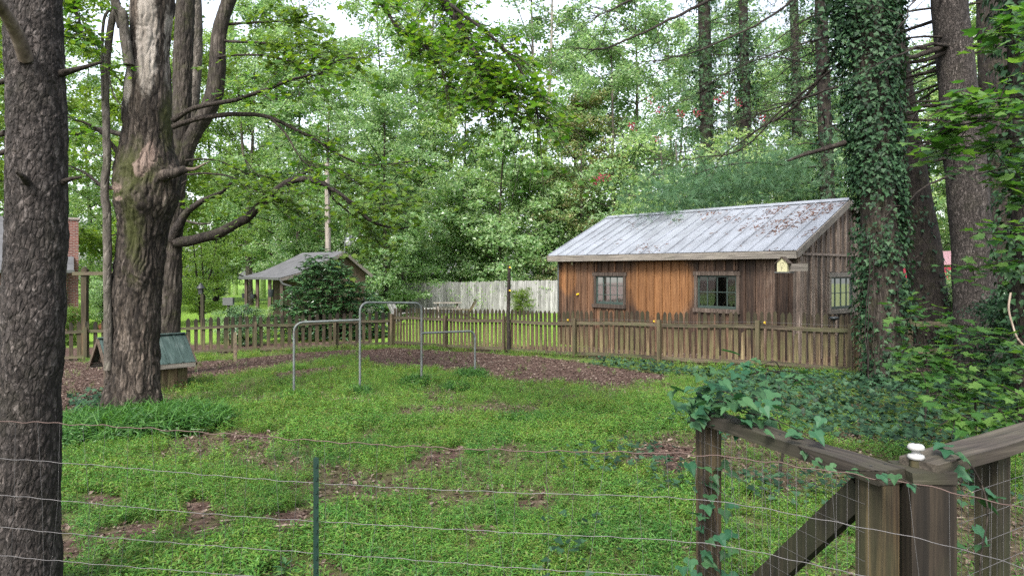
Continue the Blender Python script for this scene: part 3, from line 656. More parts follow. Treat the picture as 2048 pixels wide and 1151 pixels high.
# ------------------------------------------------------------------ picket fence
def picket_mesh(wd, h, th, cut=0.0, point=.10):
    a = Acc(); w2 = wd / 2; top = h - cut
    pts = [(-w2, 0), (w2, 0), (w2, top - point), (w2 * .85, top - point * .55), (0, top), (-w2 * .85, top - point * .55), (-w2, top - point)] if not cut else [(-w2, 0), (w2, 0), (w2 * .9, top), (-w2 * .8, top - .05)]
    a.prism([(x + random.gauss(0, .0025), z + random.gauss(0, .004)) for x, z in pts], 0, th); return a
def picket_fence(name, label, A2, B2, n, h, wd, posts, broken, rails=(.13, .94), mp='picket'):
    L = (B2 - A2).length; rz = math.atan2(B2.y - A2.y, B2.x - A2.x)
    za = float(gz(A2.x, A2.y)); f = thing(name, label, 'fence', (A2.x, A2.y, za), rz)
    d = (B2 - A2) / L; zl = lambda s: float(gz(A2.x + d.x * s, A2.y + d.y * s)) - za + .015 * math.sin(s * 1.7) + .01 * math.sin(s * .6 + 1)
    ms = []
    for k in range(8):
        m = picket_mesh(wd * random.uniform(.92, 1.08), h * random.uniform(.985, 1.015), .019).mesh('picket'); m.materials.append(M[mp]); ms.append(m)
    short = picket_mesh(wd, h, .019, cut=h * .36).mesh('picket'); short.materials.append(M[mp])
    for k in range(n):
        s = (k + .5) * L / n
        m = short if k in broken else random.choice(ms)
        o = link('picket', m, f, (s, 0, zl(s) + random.gauss(.03, .008))); o.rotation_euler = (random.gauss(0, .008), random.gauss(0, .008), random.gauss(0, .02))
    e = [0] + list(posts) + [L]
    for z in rails:
        for s0, s1 in zip(e[:-1], e[1:]):
            if s1 - s0 < .3: continue
            a = Acc(); sag = -.02 * random.random(); pts = [s0 + (s1 - s0) * q / 6 for q in range(7)]
            for q in range(6):
                u0, u1 = pts[q], pts[q + 1]
                a.bar((u0, -.022, zl(u0) + z + sag * math.sin(math.pi * q / 6)), (u1, -.022, zl(u1) + z + sag * math.sin(math.pi * (q + 1) / 6)), .042, .085)
            part('rail', a, M['picket_rail'], f)
    for s in list(posts) + [.06]:
        a = Acc(); a.box((s, -.092, zl(s) + h * .41), (.09, .085, h * .90), jit=.004); part('fence_post', a, M['post_wood'], f)
    return f, zl
L1 = (FB - FA).length
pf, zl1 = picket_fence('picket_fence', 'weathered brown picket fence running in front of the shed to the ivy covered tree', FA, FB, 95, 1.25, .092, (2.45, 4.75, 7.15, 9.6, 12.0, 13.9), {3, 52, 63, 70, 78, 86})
d1 = (FB - FA) / L1
for px in (1138, 1310, 1531):
    a_ = (px - CX) / FPX; s = (a_ * FA.y - FA.x) / (d1.x - a_ * d1.y)
    a = Acc(); a.box((s, -.05, zl1(s) + 1.03), (.034, .04, .045)); a.tube([(s, -.07, zl1(s) + 1.03), (s, -.10, zl1(s) + 1.03)], .012, 8); part('insulator', a, M['yellow'], pf)
a = Acc(); a.tube([(s_, -.10, zl1(s_) + 1.04) for s_ in np.linspace(.1, L1, 30)], .0022, 4); part('wire', a, M['wire'], pf)
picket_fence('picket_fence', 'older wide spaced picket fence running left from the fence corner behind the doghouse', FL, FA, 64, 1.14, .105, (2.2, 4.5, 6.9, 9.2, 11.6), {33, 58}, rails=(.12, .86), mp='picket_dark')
# plank leaning on the left fence
a = Acc(); g = WG(470, 722); a.bar(g + Vector((.05, -.1, 0)), g + Vector((-.10, .25, .78)), .09, .02, (0, -1, .3), jit=.003)
tag(part('leaning_plank', a, M['picket_dark'], None), 'short loose plank leaning on the wide spaced picket fence', 'plank')
# pole at the fence
g = WG(1017, 712); s_ = 4.85; q = FA + d1 * s_
pole = thing('fence_pole', 'tall thin brown wooden pole standing at the fence with yellow insulators', 'pole', (q.x, q.y - .17, float(gz(q.x, q.y))))
hp = 2.04 - float(gz(q.x, q.y)); a = Acc(); a.tube([(.02, 0, -.1), (0, 0, hp * .5), (.025, 0, hp)], [.055, .05, .045], 8); part('post', a, M['dark_bark'], pole)
for z in (hp - .06, hp - .72):
    a = Acc(); a.tube([(.03, -.05, z), (.05, -.11, z)], [.02, .026], 8); part('insulator', a, M['yellow'], pole)
# rail fence continuing right of the ivy tree
rf = thing('rail_fence', 'low dark post and rail fence behind the saplings right of the ivy tree', 'fence', (8.0, 13.75, float(gz(8, 13.75))), R(-8))
for k, x in enumerate((0, 2.6, 5.2)):
    a = Acc(); a.box((x, 0, .6), (.1, .1, 1.25), jit=.004); part('fence_post', a, M['post_wood'], rf)
for z in (1.08, .55):
    a = Acc(); a.box((2.6, -.07, z), (5.5, .04, .10), jit=.004); part('rail', a, M['picket_rail'], rf)

# ------------------------------------------------------------------ pipe frame
pf_ = thing('pipe_frame', 'stepped grey bent metal pipe frame standing in the yard', 'pipe frame', WG(720, 785))
o_ = Vector(pf_.location)
def arch(p0, z0, p1, z1, zt0, zt1, r=.16, k=5):
    """up at p0, bend, over to p1, bend, down"""
    d = (p1 - p0); d.z = 0; d.normalize(); pts = [Vector((p0.x, p0.y, z0))]
    for i_ in range(k + 1):
        a_ = math.pi / 2 * i_ / k; pts.append(Vector((p0.x, p0.y, zt0 - r)) + d * (r - r * math.cos(a_)) + Vector((0, 0, r * math.sin(a_))))
    if z1 is None: pts.append(Vector((p1.x, p1.y, zt1)))
    else:
        for i_ in range(k + 1):
            a_ = math.pi / 2 * i_ / k; pts.append(Vector((p1.x, p1.y, zt1 - r)) - d * (r - r * math.sin(a_)) + Vector((0, 0, r * math.cos(a_))))
        pts.append(Vector((p1.x, p1.y, z1)))
    return [p - o_ for p in pts]
PA, PB, PC, PD = WG(588, 795), WG(720, 785), WG(843, 770), WG(950, 757)
for pts in (arch(PB, PB.z - .05, PC, PC.z - .05, 1.30, 1.26), arch(PA, PA.z - .05, PB, None, .975, .985), arch(PD, PD.z - .05, PC, None, .63, .66)):
    a = Acc(); a.tube(pts, .022, 10); part('tube', a, M['pipe'], pf_)

# ------------------------------------------------------------------ doghouse
dg_o = Vector((-7.815, 12.9, 0)); rzd = math.atan2(.69, .72)
dh = thing('doghouse', 'wooden doghouse with green ribbed metal roof behind the big maple trunk', 'doghouse', (-7.815, 12.9, -.46), rzd)
LR, HWD, zr, ze = 1.55, .62, 1.07, .55
a = Acc(); a.box((.79, 0, .36), (1.24, .8, .5))
core = part('body', a, M['dark_wood'], dh)
for k in range(7):
    x = .18 + k * .19
    a = Acc(); a.box((x + .05, -.41, .30), (.182, .02, .62), jit=.002); part('board', a, M['picket'], core)
for k in range(4):
    y = -.32 + k * .205
    a = Acc(); a.box((1.435, y, .30), (.02, .195, .62), jit=.002); part('board', a, M['picket'], core)
for x in (.17, 1.42):
    for y in (-.36, .36):
        a = Acc(); a.box((x, y, .02), (.09, .09, .16)); part('leg', a, M['picket'], dh)
a = Acc(); a.add([(.1, -.5, ze + .05), (.1, .5, ze + .05), (.1, 0, zr - .05), (1.45, -.5, ze + .05), (1.45, .5, ze + .05), (1.45, 0, zr - .05)], [(0, 1, 2), (3, 5, 4), (0, 2, 5, 3), (1, 4, 5, 2)]); part('gable', a, M['dark_wood'], dh)
for sgn in (-1, 1):
    up = Vector((0, sgn * (zr - ze), HWD)).normalized()
    for k in range(6):
        x = LR * (k + .5) / 6; a = Acc()
        a.bar((x, sgn * HWD, ze), (x, sgn * .01, zr), LR / 6 - .003, .01, up)
        a.bar((x - LR / 12 + .02, sgn * HWD, ze + .012), (x - LR / 12 + .02, sgn * .01, zr + .012), .035, .02, up); a.bar((x + .05, sgn * HWD, ze + .007), (x + .05, sgn * .01, zr + .007), .02, .01, up)
        part('roof_panel', a, M['green_roof'], dh)
    a = Acc(); a.box((LR / 2, sgn * (HWD - .015), ze - .05), (LR, .025, .085), jit=.002); part('fascia', a, M['trim_grey'], dh)
    for x in (-.015, LR + .015):
        a = Acc(); a.bar((x, sgn * HWD, ze - .04), (x, sgn * .012, zr - .04), .025, .08, up); part('rake_board', a, M['dark_wood'], dh)
a = Acc(); a.bar((-.02, 0, zr + .012), (LR + .02, 0, zr + .012), .16, .012); part('ridge_cap', a, M['green_roof'], dh)
# ------------------------------------------------------------------ wire fence, steel post
WP_ = smooth_path([(-5.2, 3.62), (-2.39, 3.18), (-.85, 2.90), (.0, 2.745), (.727, 2.64), (1.12, 2.42), (1.38, 2.23), (1.53, 2.02), (1.75, 1.55)], 260)
seg = np.concatenate([[0], np.cumsum(np.linalg.norm(np.diff(WP_, axis=0), axis=1))])
def wxy(s): return np.interp(s, seg, WP_[:, 0]), np.interp(s, seg, WP_[:, 1])
wf = thing('wire_fence', 'thin woven wire field fence stretched across the front of the yard', 'wire fence', (0, 2.74, 0))
HS = [1.19, 1.015, .85, .71, .585, .47, .37, .28, .19, .10]
S = np.arange(0, seg[-1], .028); sx_, sy_ = wxy(S); ph = rng.uniform(0, 6, 10)
def wz(h, s, k): return h + .006 * np.sin(s * 2.3 + k) + (.0025 * np.sin(s * 52 + ph[k]) + .0025 * np.sin(s * 27 + 2 * np.sin(s * 3.1) + k)) * (1.2 if k == 0 else .6) + .012 * np.sin(s * .9 + k * .3)
for k, h in enumerate(HS):
    a = Acc(); a.tube(np.stack([sx_, sy_ - 2.74, wz(h, S, k) - .0], 1), .0021 if k == 0 else .0014, 4)
    part('wire', a, M['rusty_wire'] if k == 0 else M['wire'], wf)
for s in np.arange(.1, seg[-1], .118):
    lean = random.gauss(0, .012); kn = -.05 * random.random(); pts = []
    for k, h in enumerate(HS):
        q = s + lean * k + (kn * max(0, k - 2) * .4); x, y = wxy(q); pts.append((float(x), float(y) - 2.74, float(wz(h, q, k))))
    a = Acc(); a.tube(pts, .0009, 3); part('stay', a, M['wire'], wf)
a = Acc()
gp = W(632, 915, 2.86); tp = thing('steel_post', 'dark green steel fence post standing upright in the wire fence', 'fence post', (gp.x, gp.y, float(gz(gp.x, gp.y))), R(20))
hh = gp.z - float(gz(gp.x, gp.y)); a.box((0, 0, hh / 2 - .1), (.022, .005, hh + .2)); a.box((0, .012, hh / 2 - .1), (.005, .022, hh + .2)); part('post', a, M['green_post'], tp)
for k in range(18):
    a = Acc(); a.box((0, -.005, hh - .03 - k * .055), (.008, .008, .014)); part('stud', a, M['green_post'], tp)

# ------------------------------------------------------------------ gate and its posts
def post(name, label, px0, px1, Y, top, mat, cat='post', group=None, rz=0.0):
    x = ((px0 + px1) / 2 - CX) / FPX * Y; wd = (px1 - px0) / FPX * Y; z0 = float(gz(x, Y))
    t_ = thing(name, label, cat, (x, Y, z0), rz, group)
    a = Acc(); a.box((0, 0, (top - z0) / 2 - .1), (wd, wd, top - z0 + .2), jit=.003); part('timber', a, mat, t_); return t_, x, wd
GT = 1.165
gfx, gnx = (1417 - CX) / FPX * 3.37, (1756 - CX) / FPX * 2.45
gate = thing('garden_gate', 'low wooden gate with diagonal brace and wire mesh under vine leaves', 'gate', (gnx, 2.45, float(gz(gnx, 2.45))), math.atan2(3.37 - 2.45, gfx - gnx))
LG = math.hypot(3.37 - 2.45, gfx - gnx); zo = float(gz(gnx, 2.45))
for x, wd in ((.0, .115), (LG, .088)):
    a = Acc(); a.box((x, 0, (GT - zo) / 2 + .03), (wd, .085, GT - zo - .06), jit=.003); part('stile', a, M['gate_wood'], gate)
a = Acc()
for q in range(6):
    u0, u1 = -.06 + (LG + .12) * q / 6, -.06 + (LG + .12) * (q + 1) / 6; sg = lambda q_: GT - zo + .01 + .003 * math.sin(q_ * 1.9)
    a.bar((u0, 0, sg(q)), (u1, 0, sg(q + 1)), .13, .05)
part('top_rail', a, M['rail_wood'], gate)
a = Acc(); a.bar((.06, .005, GT - zo - .07), (LG - .03, .005, .18), .045, .10, (0, 0, 1), jit=.002); part('brace', a, M['gate_dark'], gate)
a = Acc(); a.box((LG / 2, 0, .12), (LG - .1, .04, .09)); part('bottom_rail', a, M['rail_wood'], gate)
for (s_, o_y) in ((.0, -.035), (.0, .035), (LG, -.03), (LG, .03), (LG * .5, 0)):
    a = Acc(); a.tube([(s_, o_y, GT - zo + .03), (s_, o_y, GT - zo + .038)], .005, 8); part('nail', a, M['dark'], gate)
ms = Acc()
for k in range(int(LG / .05)): ms.tube([(k * .05 + .03, .06, .1), (k * .05 + .03, .06, GT - zo)], .0009, 3, caps=False)
for k in range(11): ms.tube([(0, .062, .1 + k * .1016), (LG, .062, .1 + k * .1016)], .0009, 3, caps=False)
tag(part('wire_mesh', ms, M['wire'], gate), kind='stuff')
lp, lpx, lpw = post('gate_post', 'thick square wooden gate post with white insulator on top', 1800, 1886, 2.45, 1.155, M['gate_dark'], 'post')
a = Acc(); a.box((0, 0, 1.155 - float(gz(lpx, 2.45)) + .022), (lpw + .004, lpw + .004, .04), jit=.002); part('cap', a, M['rail_wood'], lp)
lz = float(gz(lpx, 2.45))
sp = thing('insulator', 'white ribbed ceramic insulator on top of the thick gate post', 'insulator', (lpx - .02, 2.45, 1.197))
a = Acc(); a.tube([(0, 0, 0), (0, 0, .03)], .022, 12); part('stem', a, M['gate_wood'], sp)
a = Acc(); zz_ = [.022, .027, .034, .041, .046, .05, .056, .060, .066, .073, .079, .082]; rr_ = [.012, .026, .029, .026, .015, .013, .015, .026, .029, .027, .022, .006]
a.tube([(0, 0, z) for z in zz_], rr_, 16); part('spool', a, M['white'], sp)
# fence panel on the right
ra, rb = Vector((1.50, 2.46, 1.20)), Vector((2.55, 3.05, 1.235))
rp = thing('mesh_panel_fence', 'wooden fence panel with flat top rail and wire mesh right of the gate post', 'fence', (ra.x, ra.y, float(gz(ra.x, ra.y))), math.atan2(rb.y - ra.y, rb.x - ra.x))
LP = (rb - ra).length; zo2 = float(gz(ra.x, ra.y)); a = Acc()
for q in range(6): a.bar((-.06 + LP * 1.06 * q / 6, 0, 1.2 - zo2 + .002 * math.sin(q * 2.1) + q * .006), (-.06 + LP * 1.06 * (q + 1) / 6, 0, 1.2 - zo2 + .002 * math.sin(q * 2.1 + 2.1) + q * .006 + .006), .14, .045)
part('top_rail', a, M['rail_wood'], rp)
a = Acc(); a.box((.50, .03, (1.17 - zo2) / 2), (.10, .09, 1.17 - zo2 + .1), jit=.003); part('fence_post', a, M['gate_dark'], rp)
a = Acc(); a.box((LP * .98, .03, .58), (.10, .09, 1.2), jit=.003); part('fence_post', a, M['gate_wood'], rp)
ms = Acc()
for k in range(22): ms.tube([(k * .0508, -.03, .05), (k * .0508 + random.gauss(0, .004), -.03, 1.2)], .0010, 3, caps=False)
for k in range(11): ms.tube([(0, -.032, .1 + k * .1016), (LP, -.032, .12 + k * .1016)], .0012, 3, caps=False)
tag(part('wire_mesh', ms, M['wire'], rp), kind='stuff')
# vine over the gate
vn = thing('vine', 'broad leaved green vine climbing over the wooden gate', 'vine', (gfx, 3.37, float(gz(gfx, 3.37)))); vo = Vector(vn.location)
st = Acc(); lv = Acc(); lp_, ln_, ls_ = [], [], []
def vpath(pts, n, sp=.10, sz=(.045, .075)):
    P = smooth_path([Vector(p) - vo for p in pts], n * 3); st.tube(P, np.linspace(.004, .0018, len(P)), 5)
    for k in range(n):
        q = P[int(k * 3 + 1)]; lp_.append(q + rng.normal(0, sp, 3) * [1, 1, .8]); ln_.append([rng.normal(0, .35), -.30 + rng.normal(0, .35), .9]); ls_.append(rng.uniform(*sz))
def gpt(s, z, o=0.0): return Vector((gnx + (gfx - gnx) * s - .05 * o, 2.45 + .92 * s - o * .05, z))
vpath([gpt(1.0, .0, 1), gpt(1.03, .4, 1), gpt(.98, .8, 1), gpt(1.0, 1.16, 1), gpt(1.03, 1.24, 0), gpt(.98, 1.27, 0)], 34, .065, (.045, .075))
vpath([gpt(1.05, 1.2), gpt(.9, 1.27), gpt(.75, 1.25), gpt(.6, 1.26), gpt(.45, 1.25), gpt(.3, 1.22)], 34, .05, (.04, .07))
vpath([gpt(1.0, .9, 1), gpt(.9, .75, 1), gpt(.85, .5, 1), gpt(.8, .2, 1), gpt(.7, .05, 1)], 46, .09, (.045, .075))
vpath([gpt(.35, 1.20, 1), gpt(.2, 1.17, 1.5), gpt(.05, 1.19, 1.5), gpt(-.08, 1.22, 1.5), gpt(-.2, 1.20, 1.5)], 8, .012, (.03, .045))
vpath([gpt(1.08, 1.24), gpt(1.02, 1.27), gpt(.94, 1.31), gpt(.84, 1.32), gpt(.72, 1.28)], 40, .075, (.045, .08))
vpath([gpt(1.0, 1.22), gpt(.9, 1.24), gpt(.78, 1.27), gpt(.66, 1.25)], 34, .07, (.045, .08))
vpath([(1.52, 2.36, 1.24), (1.62, 2.42, 1.22), (1.7, 2.44, 1.05), (1.66, 2.42, .8), (1.72, 2.4, .4), (1.66, 2.4, .1)], 22, .05, (.045, .07))
lv.scatter(*HEART, np.array(lp_), frames(np.array(ln_), np.array([[rng.normal(0, .6), -.5, -.7] for _ in lp_])), np.array(ls_))
part('stem', st, M['twig'], vn); tag(part('foliage', lv, M['leaf_vine'], vn), kind='stuff')

# ------------------------------------------------------------------ big near trunks
def big_trunk(pts, rads, nseg, nring, disp, name, mats, parent, origin):
    P = smooth_path([Vector(p) - origin for p in pts], nring); rr = np.interp(np.linspace(0, 1, nring), np.linspace(0, 1, len(rads)), rads)
    th_ = np.linspace(0, 2 * np.pi, nseg, endpoint=False)
    C = np.stack([np.cos(th_), np.sin(th_), 0 * th_], 1)
    base = P[:, None] + C[None] * rr[:, None, None]
    Q = base.reshape(-1, 3); D = disp(Q, rr.repeat(nseg)); v = Q + np.tile(C, (nring, 1)) * D[:, None]
    i = np.arange(nring - 1)[:, None] * nseg; j = np.arange(nseg)[None]; j2 = (j + 1) % nseg
    a = Acc(); a.add(v, np.stack([i + j, i + j2, i + nseg + j2, i + nseg + j], -1).reshape(-1, 4), 0, True)
    return part(name, a, mats, parent)
def limb(pts, r0, r1, parent, mat='twig', n=40, k=9, wob=.02, name='branch'):
    o = Vector(parent.location); P = smooth_path([Vector(p) - o for p in pts], n)
    P = P + (np.stack([n2(P[:, 0] * 3 + q, P[:, 2] * 3, 1.0, q) for q in (1, 2, 3)], 1) - .44) * wob * 2
    rr = np.linspace(r0, r1, n) * (1 + (n2(P[:, 0], P[:, 2], 6, 4) - .44) * .3)
    a = Acc(); a.tube(P, rr, k); return part(name, a, M[mat], parent), P
# pine on the left, in the wire fence
PL = 4.0; o = W(62, 1233, PL); o.z = float(gz(o.x, o.y))
pine = thing('pine_tree', 'thick scaly barked pine trunk at the left edge of the yard', 'tree', o)
def pdisp(Q, r):
    J = Q * [36, 36, 14] + np.stack([fbm(Q * 11, 3, 5), fbm(Q * 11, 3, 6), fbm(Q * 11, 3, 7)], 1) * 3.0
    f1, f2, idv = worley(J, 3)
    return np.clip((f2 - f1) * 3.4, 0, 1) * .004 + idv * .004 + fbm(Q * 75, 3, 8) * .006 + (fbm(Q * 3, 3, 2) - .44) * .05 - .012
big_trunk([W(45, 1260, PL), W(50, 1151, PL), W(60, 800, PL), W(75, 400, PL), W(73, 200, PL), W(66, 0, PL), W(62, -160, PL)], [.195, .186, .165, .158, .154, .148, .145], 210, 560, pdisp, 'trunk', M['pine_bark'], pine, o)
limb([W(62, -150, PL), W(58, -700, PL), W(50, -1600, PL), W(50, -3000, PL)], .147, .06, pine, 'pine_bark', 30, 14, .02, 'upper_trunk')
limb([W(52, 118, 3.86), W(35, 70, 3.75), W(10, 25, 3.62), W(-15, -10, 3.5)], .040, .028, pine, 'bare_wood', 12, 9, .004)
limb([W(122, 147, 4.0), W(160, 137, 3.95), W(205, 124, 3.9)], .022, .007, pine, 'twig', 12, 8, .004)
limb([W(55, 365, 3.84), W(45, 352, 3.78), W(32, 343, 3.74)], .022, .009, pine, 'twig', 6, 8, .002)
limb([W(125, 365, 4.0), W(145, 357, 3.96), W(163, 354, 3.93)], .018, .006, pine, 'twig', 8, 7, .003)
for px_, py_, dx in ((15, 160, -60), (10, 265, -50), (18, 300, -60)): limb([W(px_, py_, 4.05), W(px_ + dx, py_ + 20, 4.1)], .018, .008, pine, 'twig', 6, 6, .003)
# big maple
TM = 10.5; o = WG(262, 832); TM = o.y
maple = thing('maple_tree', 'huge old two stemmed maple with mossy burl and broken stubs in front of the doghouse', 'tree', o)
def mdisp(Q, r):
    ang = np.arctan2(Q[:, 1], Q[:, 0])
    J = Q * [11, 11, 2.4] + np.stack([fbm(Q * 4, 3, 15)] * 3, 1) * 1.8
    f1, f2, idv = worley(J, 13)
    z = Q[:, 2]
    fl = np.clip(1 - z / .7, 0, 1) ** 2 * .05 * (1 + np.sin(ang * 5 + 1))
    burl = .10 * np.exp(-((z - 3.55) / .40) ** 2) * (fbm(Q * 2.2, 3, 33) * 2.2)
    smooth = np.clip((z - 4.6) / .5, 0, 1) * np.clip((fbm(Q * [1.5, 1.5, .8], 3, 50) - .42) * 8, 0, 1)
    rough = np.clip((f2 - f1) * 2.2, 0, 1) * .030 + fbm(Q * 28, 3, 9) * .016
    return rough * (1 - .75 * smooth) + idv * .008 + fl + burl + (fbm(Q * 1.4, 3, 3) - .44) * .14 - .03
big_trunk([W(262, 850, TM), W(262, 832, TM), W(265, 780, TM), W(268, 700, TM), W(274, 600, TM), W(284, 480, TM), W(292, 390, TM), W(293, 340, TM), W(296, 250, TM), W(297, 120, TM), W(305, 0, TM), W(310, -120, TM)],
          [.405, .385, .365, .355, .345, .35, .395, .42, .335, .325, .305, .285], 300, 560, mdisp, 'trunk', M['old_maple_bark'], maple, o)
limb([W(310, -110, TM), W(318, -500, TM + .3), W(290, -900, TM), W(300, -1500, TM)], .31, .10, maple, 'maple_bark', 30, 14, .05, 'upper_trunk')
T2 = 15.7; o2 = W(333, 700, T2); o2.z = float(gz(o2.x, o2.y))
maple2 = thing('maple_tree', 'dark second maple behind the doghouse with a bent stem and long drooping bough', 'tree', o2)
big_trunk([o2 - Vector((0, 0, .2)), W(333, 690, T2), W(336, 600, T2), W(341, 500, T2), W(348, 420, T2), W(357, 300, T2), W(364, 180, T2), W(367, 90, T2), W(372, -20, T2), W(376, -160, T2)],
          [.34, .31, .28, .25, .235, .225, .22, .22, .215, .19], 130, 320, lambda Q, r: mdisp(Q + 7.3, r) * .6 - .01, 'trunk', M['dark_maple_bark'], maple2, o2)
big_trunk([W(350, 345, T2), W(366, 318, T2), W(386, 270, T2), W(412, 228, T2), W(428, 190, T2), W(434, 140, T2), W(436, 90, T2), W(443, 45, T2), W(462, -10, T2), W(495, -80, T2)],
          [.16, .18, .20, .21, .205, .20, .185, .18, .17, .15], 90, 240, lambda Q, r: mdisp(Q + 3.1, r) * .4 - .005, 'bent_stem', M['dark_maple_bark'], maple2, o2)
limb([W(372, 330, T2 + .8), W(384, 220, T2 + .9), W(393, 120, T2 + 1.0), W(392, 20, T2 + 1.0), W(385, -100, T2 + 1.0)], .15, .13, maple2, 'grey_bark', 30, 12, .03, 'rear_stem')
# mossy burl and pale torn stub on the trunk's front
BR = TM - .35
limb([W(318, 355, BR + .25), W(335, 349, BR - .02), W(352, 344, BR + .0), W(372, 338, BR + .05)], .10, .06, maple, 'old_maple_bark', 14, 12, .02, 'broken_stub')
limb([W(368, 339, BR + .05), W(385, 338, BR + .1), W(402, 331, BR + .1), W(419, 324, BR + .1)], .04, .006, maple, 'dead_stub', 12, 8, .05, 'broken_stub')
limb([W(352, 348, T2 - .3), W(354, 372, T2 - .4), W(374, 360, T2 - .5)], .05, .016, maple2, 'twig', 8, 6, .01, 'broken_stub')
limb([W(345, 480, T2 - .2), W(356, 458, T2 - .3), W(370, 430, T2 - .35), W(398, 405, T2 - .4), W(440, 386, T2 - .45), W(464, 365, T2 - .5)], .125, .025, maple2, 'dark_bark', 24, 10, .03, 'broken_branch')
limb([W(368, 440, T2), W(395, 447, T2), W(420, 447, T2)], .03, .02, maple2, 'grey_bark', 8, 7, .01, 'broken_branch')
BL_ = [(352, 485), (400, 477), (450, 460), (500, 430), (545, 386), (580, 364), (620, 359), (655, 372), (700, 405), (740, 440), (790, 456), (830, 450)]
twig_src = []
def mb(pts, y0, y1, r0, r1, n=44, twigs=True, mat='twig'):
    ow = maple2 if y0 > 13 else maple; k_ = 1.3 if y0 > 13 else 1.0; r0 *= k_; r1 *= k_
    m = len(pts); ob_, P = limb([W(p[0], p[1], y0 + (y1 - y0) * i_ / (m - 1)) for i_, p in enumerate(pts)], r0, r1, ow, mat, n, 9, .03)
    if twigs: twig_src.append((P + np.array(tuple(ow.location)), r1))
mb(BL_, T2 - .2, T2 - 1.2, .10, .009, 60, mat='dark_bark')
mb([(545, 386), (600, 350), (640, 335), (665, 336), (720, 362), (770, 380)], T2 - .6, T2 - .2, .032, .006)
mb([(620, 359), (650, 370), (690, 395), (720, 412), (760, 415), (800, 410)], T2 - .8, T2 - 1.6, .028, .005)
mb([(655, 372), (668, 398), (700, 425), (735, 452), (760, 490)], T2 - .9, T2 - .5, .025, .005)
mb([(345, 240), (400, 212), (470, 200), (530, 180), (600, 155), (640, 148), (675, 112)], TM - .2, TM - 1.0, .043, .008)
mb([(345, 253), (420, 232), (500, 228), (545, 237), (600, 262), (640, 285), (690, 315), (750, 330), (830, 322)], TM - .2, TM - .6, .042, .007)
mb([(540, 236), (570, 265), (590, 300), (610, 325), (640, 335)], TM - .4, TM - .8, .02, .006)
mb([(432, 50), (480, 47), (560, 42), (630, 28)], T2, T2 + .3, .032, .008)
mb([(434, 82), (500, 84), (560, 89), (635, 90)], T2, T2 - .6, .028, .008)
mb([(432, 125), (445, 112), (520, 110), (580, 122), (640, 116), (705, 108)], T2, T2 - 1.0, .024, .006)
mb([(360, 348), (440, 348), (480, 362), (520, 385), (575, 402)], T2 - .2, T2 - 1.0, .02, .005)
mb([(370, 320), (400, 318), (440, 323), (490, 345), (540, 355), (590, 385)], T2 - .3, T2 + .3, .02, .005)
mb([(520, 355), (490, 320), (520, 370), (560, 420), (600, 450), (640, 490)], T2 + .3, T2 + .2, .012, .004, 44, False)
mb([(250, 330), (225, 292), (200, 262), (170, 245), (130, 232)], TM + .2, TM - .2, .042, .01)
mb([(245, 270), (200, 258), (150, 268), (100, 264)], TM + .3, TM + 1.0, .045, .012)
mb([(240, 375), (205, 372), (170, 345), (132, 330)], TM + .2, TM + .6, .04, .01)
mb([(455, 0), (478, -12), (520, -30)], T2, T2, .07, .05, 12, False)
mb([(310, -300), (500, -160), (680, -70), (830, -40), (900, 20), (940, 90), (980, 150), (1010, 205)], TM, 7.2, .12, .006, 70)
mb([(680, -70), (760, 5), (800, 60), (870, 110), (900, 200)], 8.4, 7.6, .03, .004)
mb([(900, 10), (960, 55), (1020, 110), (1060, 170), (1080, 240)], 7.4, 7.0, .02, .004)
mb([(310, -300), (200, -120), (150, -20), (170, 80)], TM, 9.5, .06, .006)
# leaves on twigs
def sprays(acc, tw, src, mtw, nl, lmin, lmax, L=(.35, .8), t0=.25, droop=.25, tmpl=MAPLE, off=Vector((0, 0, 0)), flat=.45):
    for P, r1 in src:
        n_ = len(P); Lp = np.linalg.norm(P[-1] - P[0])
        for _ in range(max(1, int(mtw * Lp))):
            u = t0 + (1 - t0) * random.random() ** .8; i_ = min(n_ - 2, int(u * (n_ - 1))); b = P[i_]; d0 = unit(P[i_ + 1] - P[i_])
            d = unit(d0 * .6 + rng.normal(0, .8, 3) * [1, 1, .35]); ln = random.uniform(*L)
            q = np.linspace(0, 1, 5)[:, None]; T = b + d * ln * q + np.array([0, 0, -droop]) * ln * q * q
            tw.tube(T - np.array(tuple(off)), np.linspace(.005, .002, 5), 4, caps=False)
            uu = rng.uniform(.1, 1.05, nl)[:, None]; pos = b + d * ln * uu + np.array([0, 0, -droop]) * ln * uu * uu + rng.normal(0, .055, (nl, 3))
            nr = np.stack([rng.normal(0, flat, nl), rng.normal(-.15, flat, nl), np.ones(nl)], 1)
            tip = d[None] * .5 + rng.normal(0, .6, (nl, 3)) + [0, 0, -.25]
            acc.scatter(*tmpl, pos - np.array(tuple(off)), frames(nr, tip), rng.uniform(lmin, lmax, nl))
lim = twig_src; print('BOUGHS', [(i_, round(float(P[0, 1]), 1), round(float(np.linalg.norm(P[-1] - P[0])), 1)) for i_, (P, r_) in enumerate(lim)])
lf = Acc(); tw = Acc()
nb = len(lim)
sprays(lf, tw, lim[nb - 4:nb - 3], 26, 10, .055, .095, (.4, 1.0), .42, .3, off=o)
sprays(lf, tw, lim[nb - 3:nb - 2], 26, 10, .055, .095, (.3, .8), .1, .35, off=o); sprays(lf, tw, lim[nb - 2:nb - 1], 30, 10, .055, .095, (.3, .8), .1, .35, off=o)
sprays(lf, tw, lim[nb - 1:], 18, 10, .07, .11, (.3, .8), .3, .3, off=o)
for P_, r_ in lim[:nb - 4]:
    if P_[0, 1] < 13: sprays(lf, tw, [(P_, r_)], 11, 9, .06, .11, (.4, 1.1), .35, .3, off=o)
tag(part('twigs', tw, M['twig'], maple), kind='stuff'); tag(part('crown', lf, M['leaf_maple'], maple), kind='stuff')
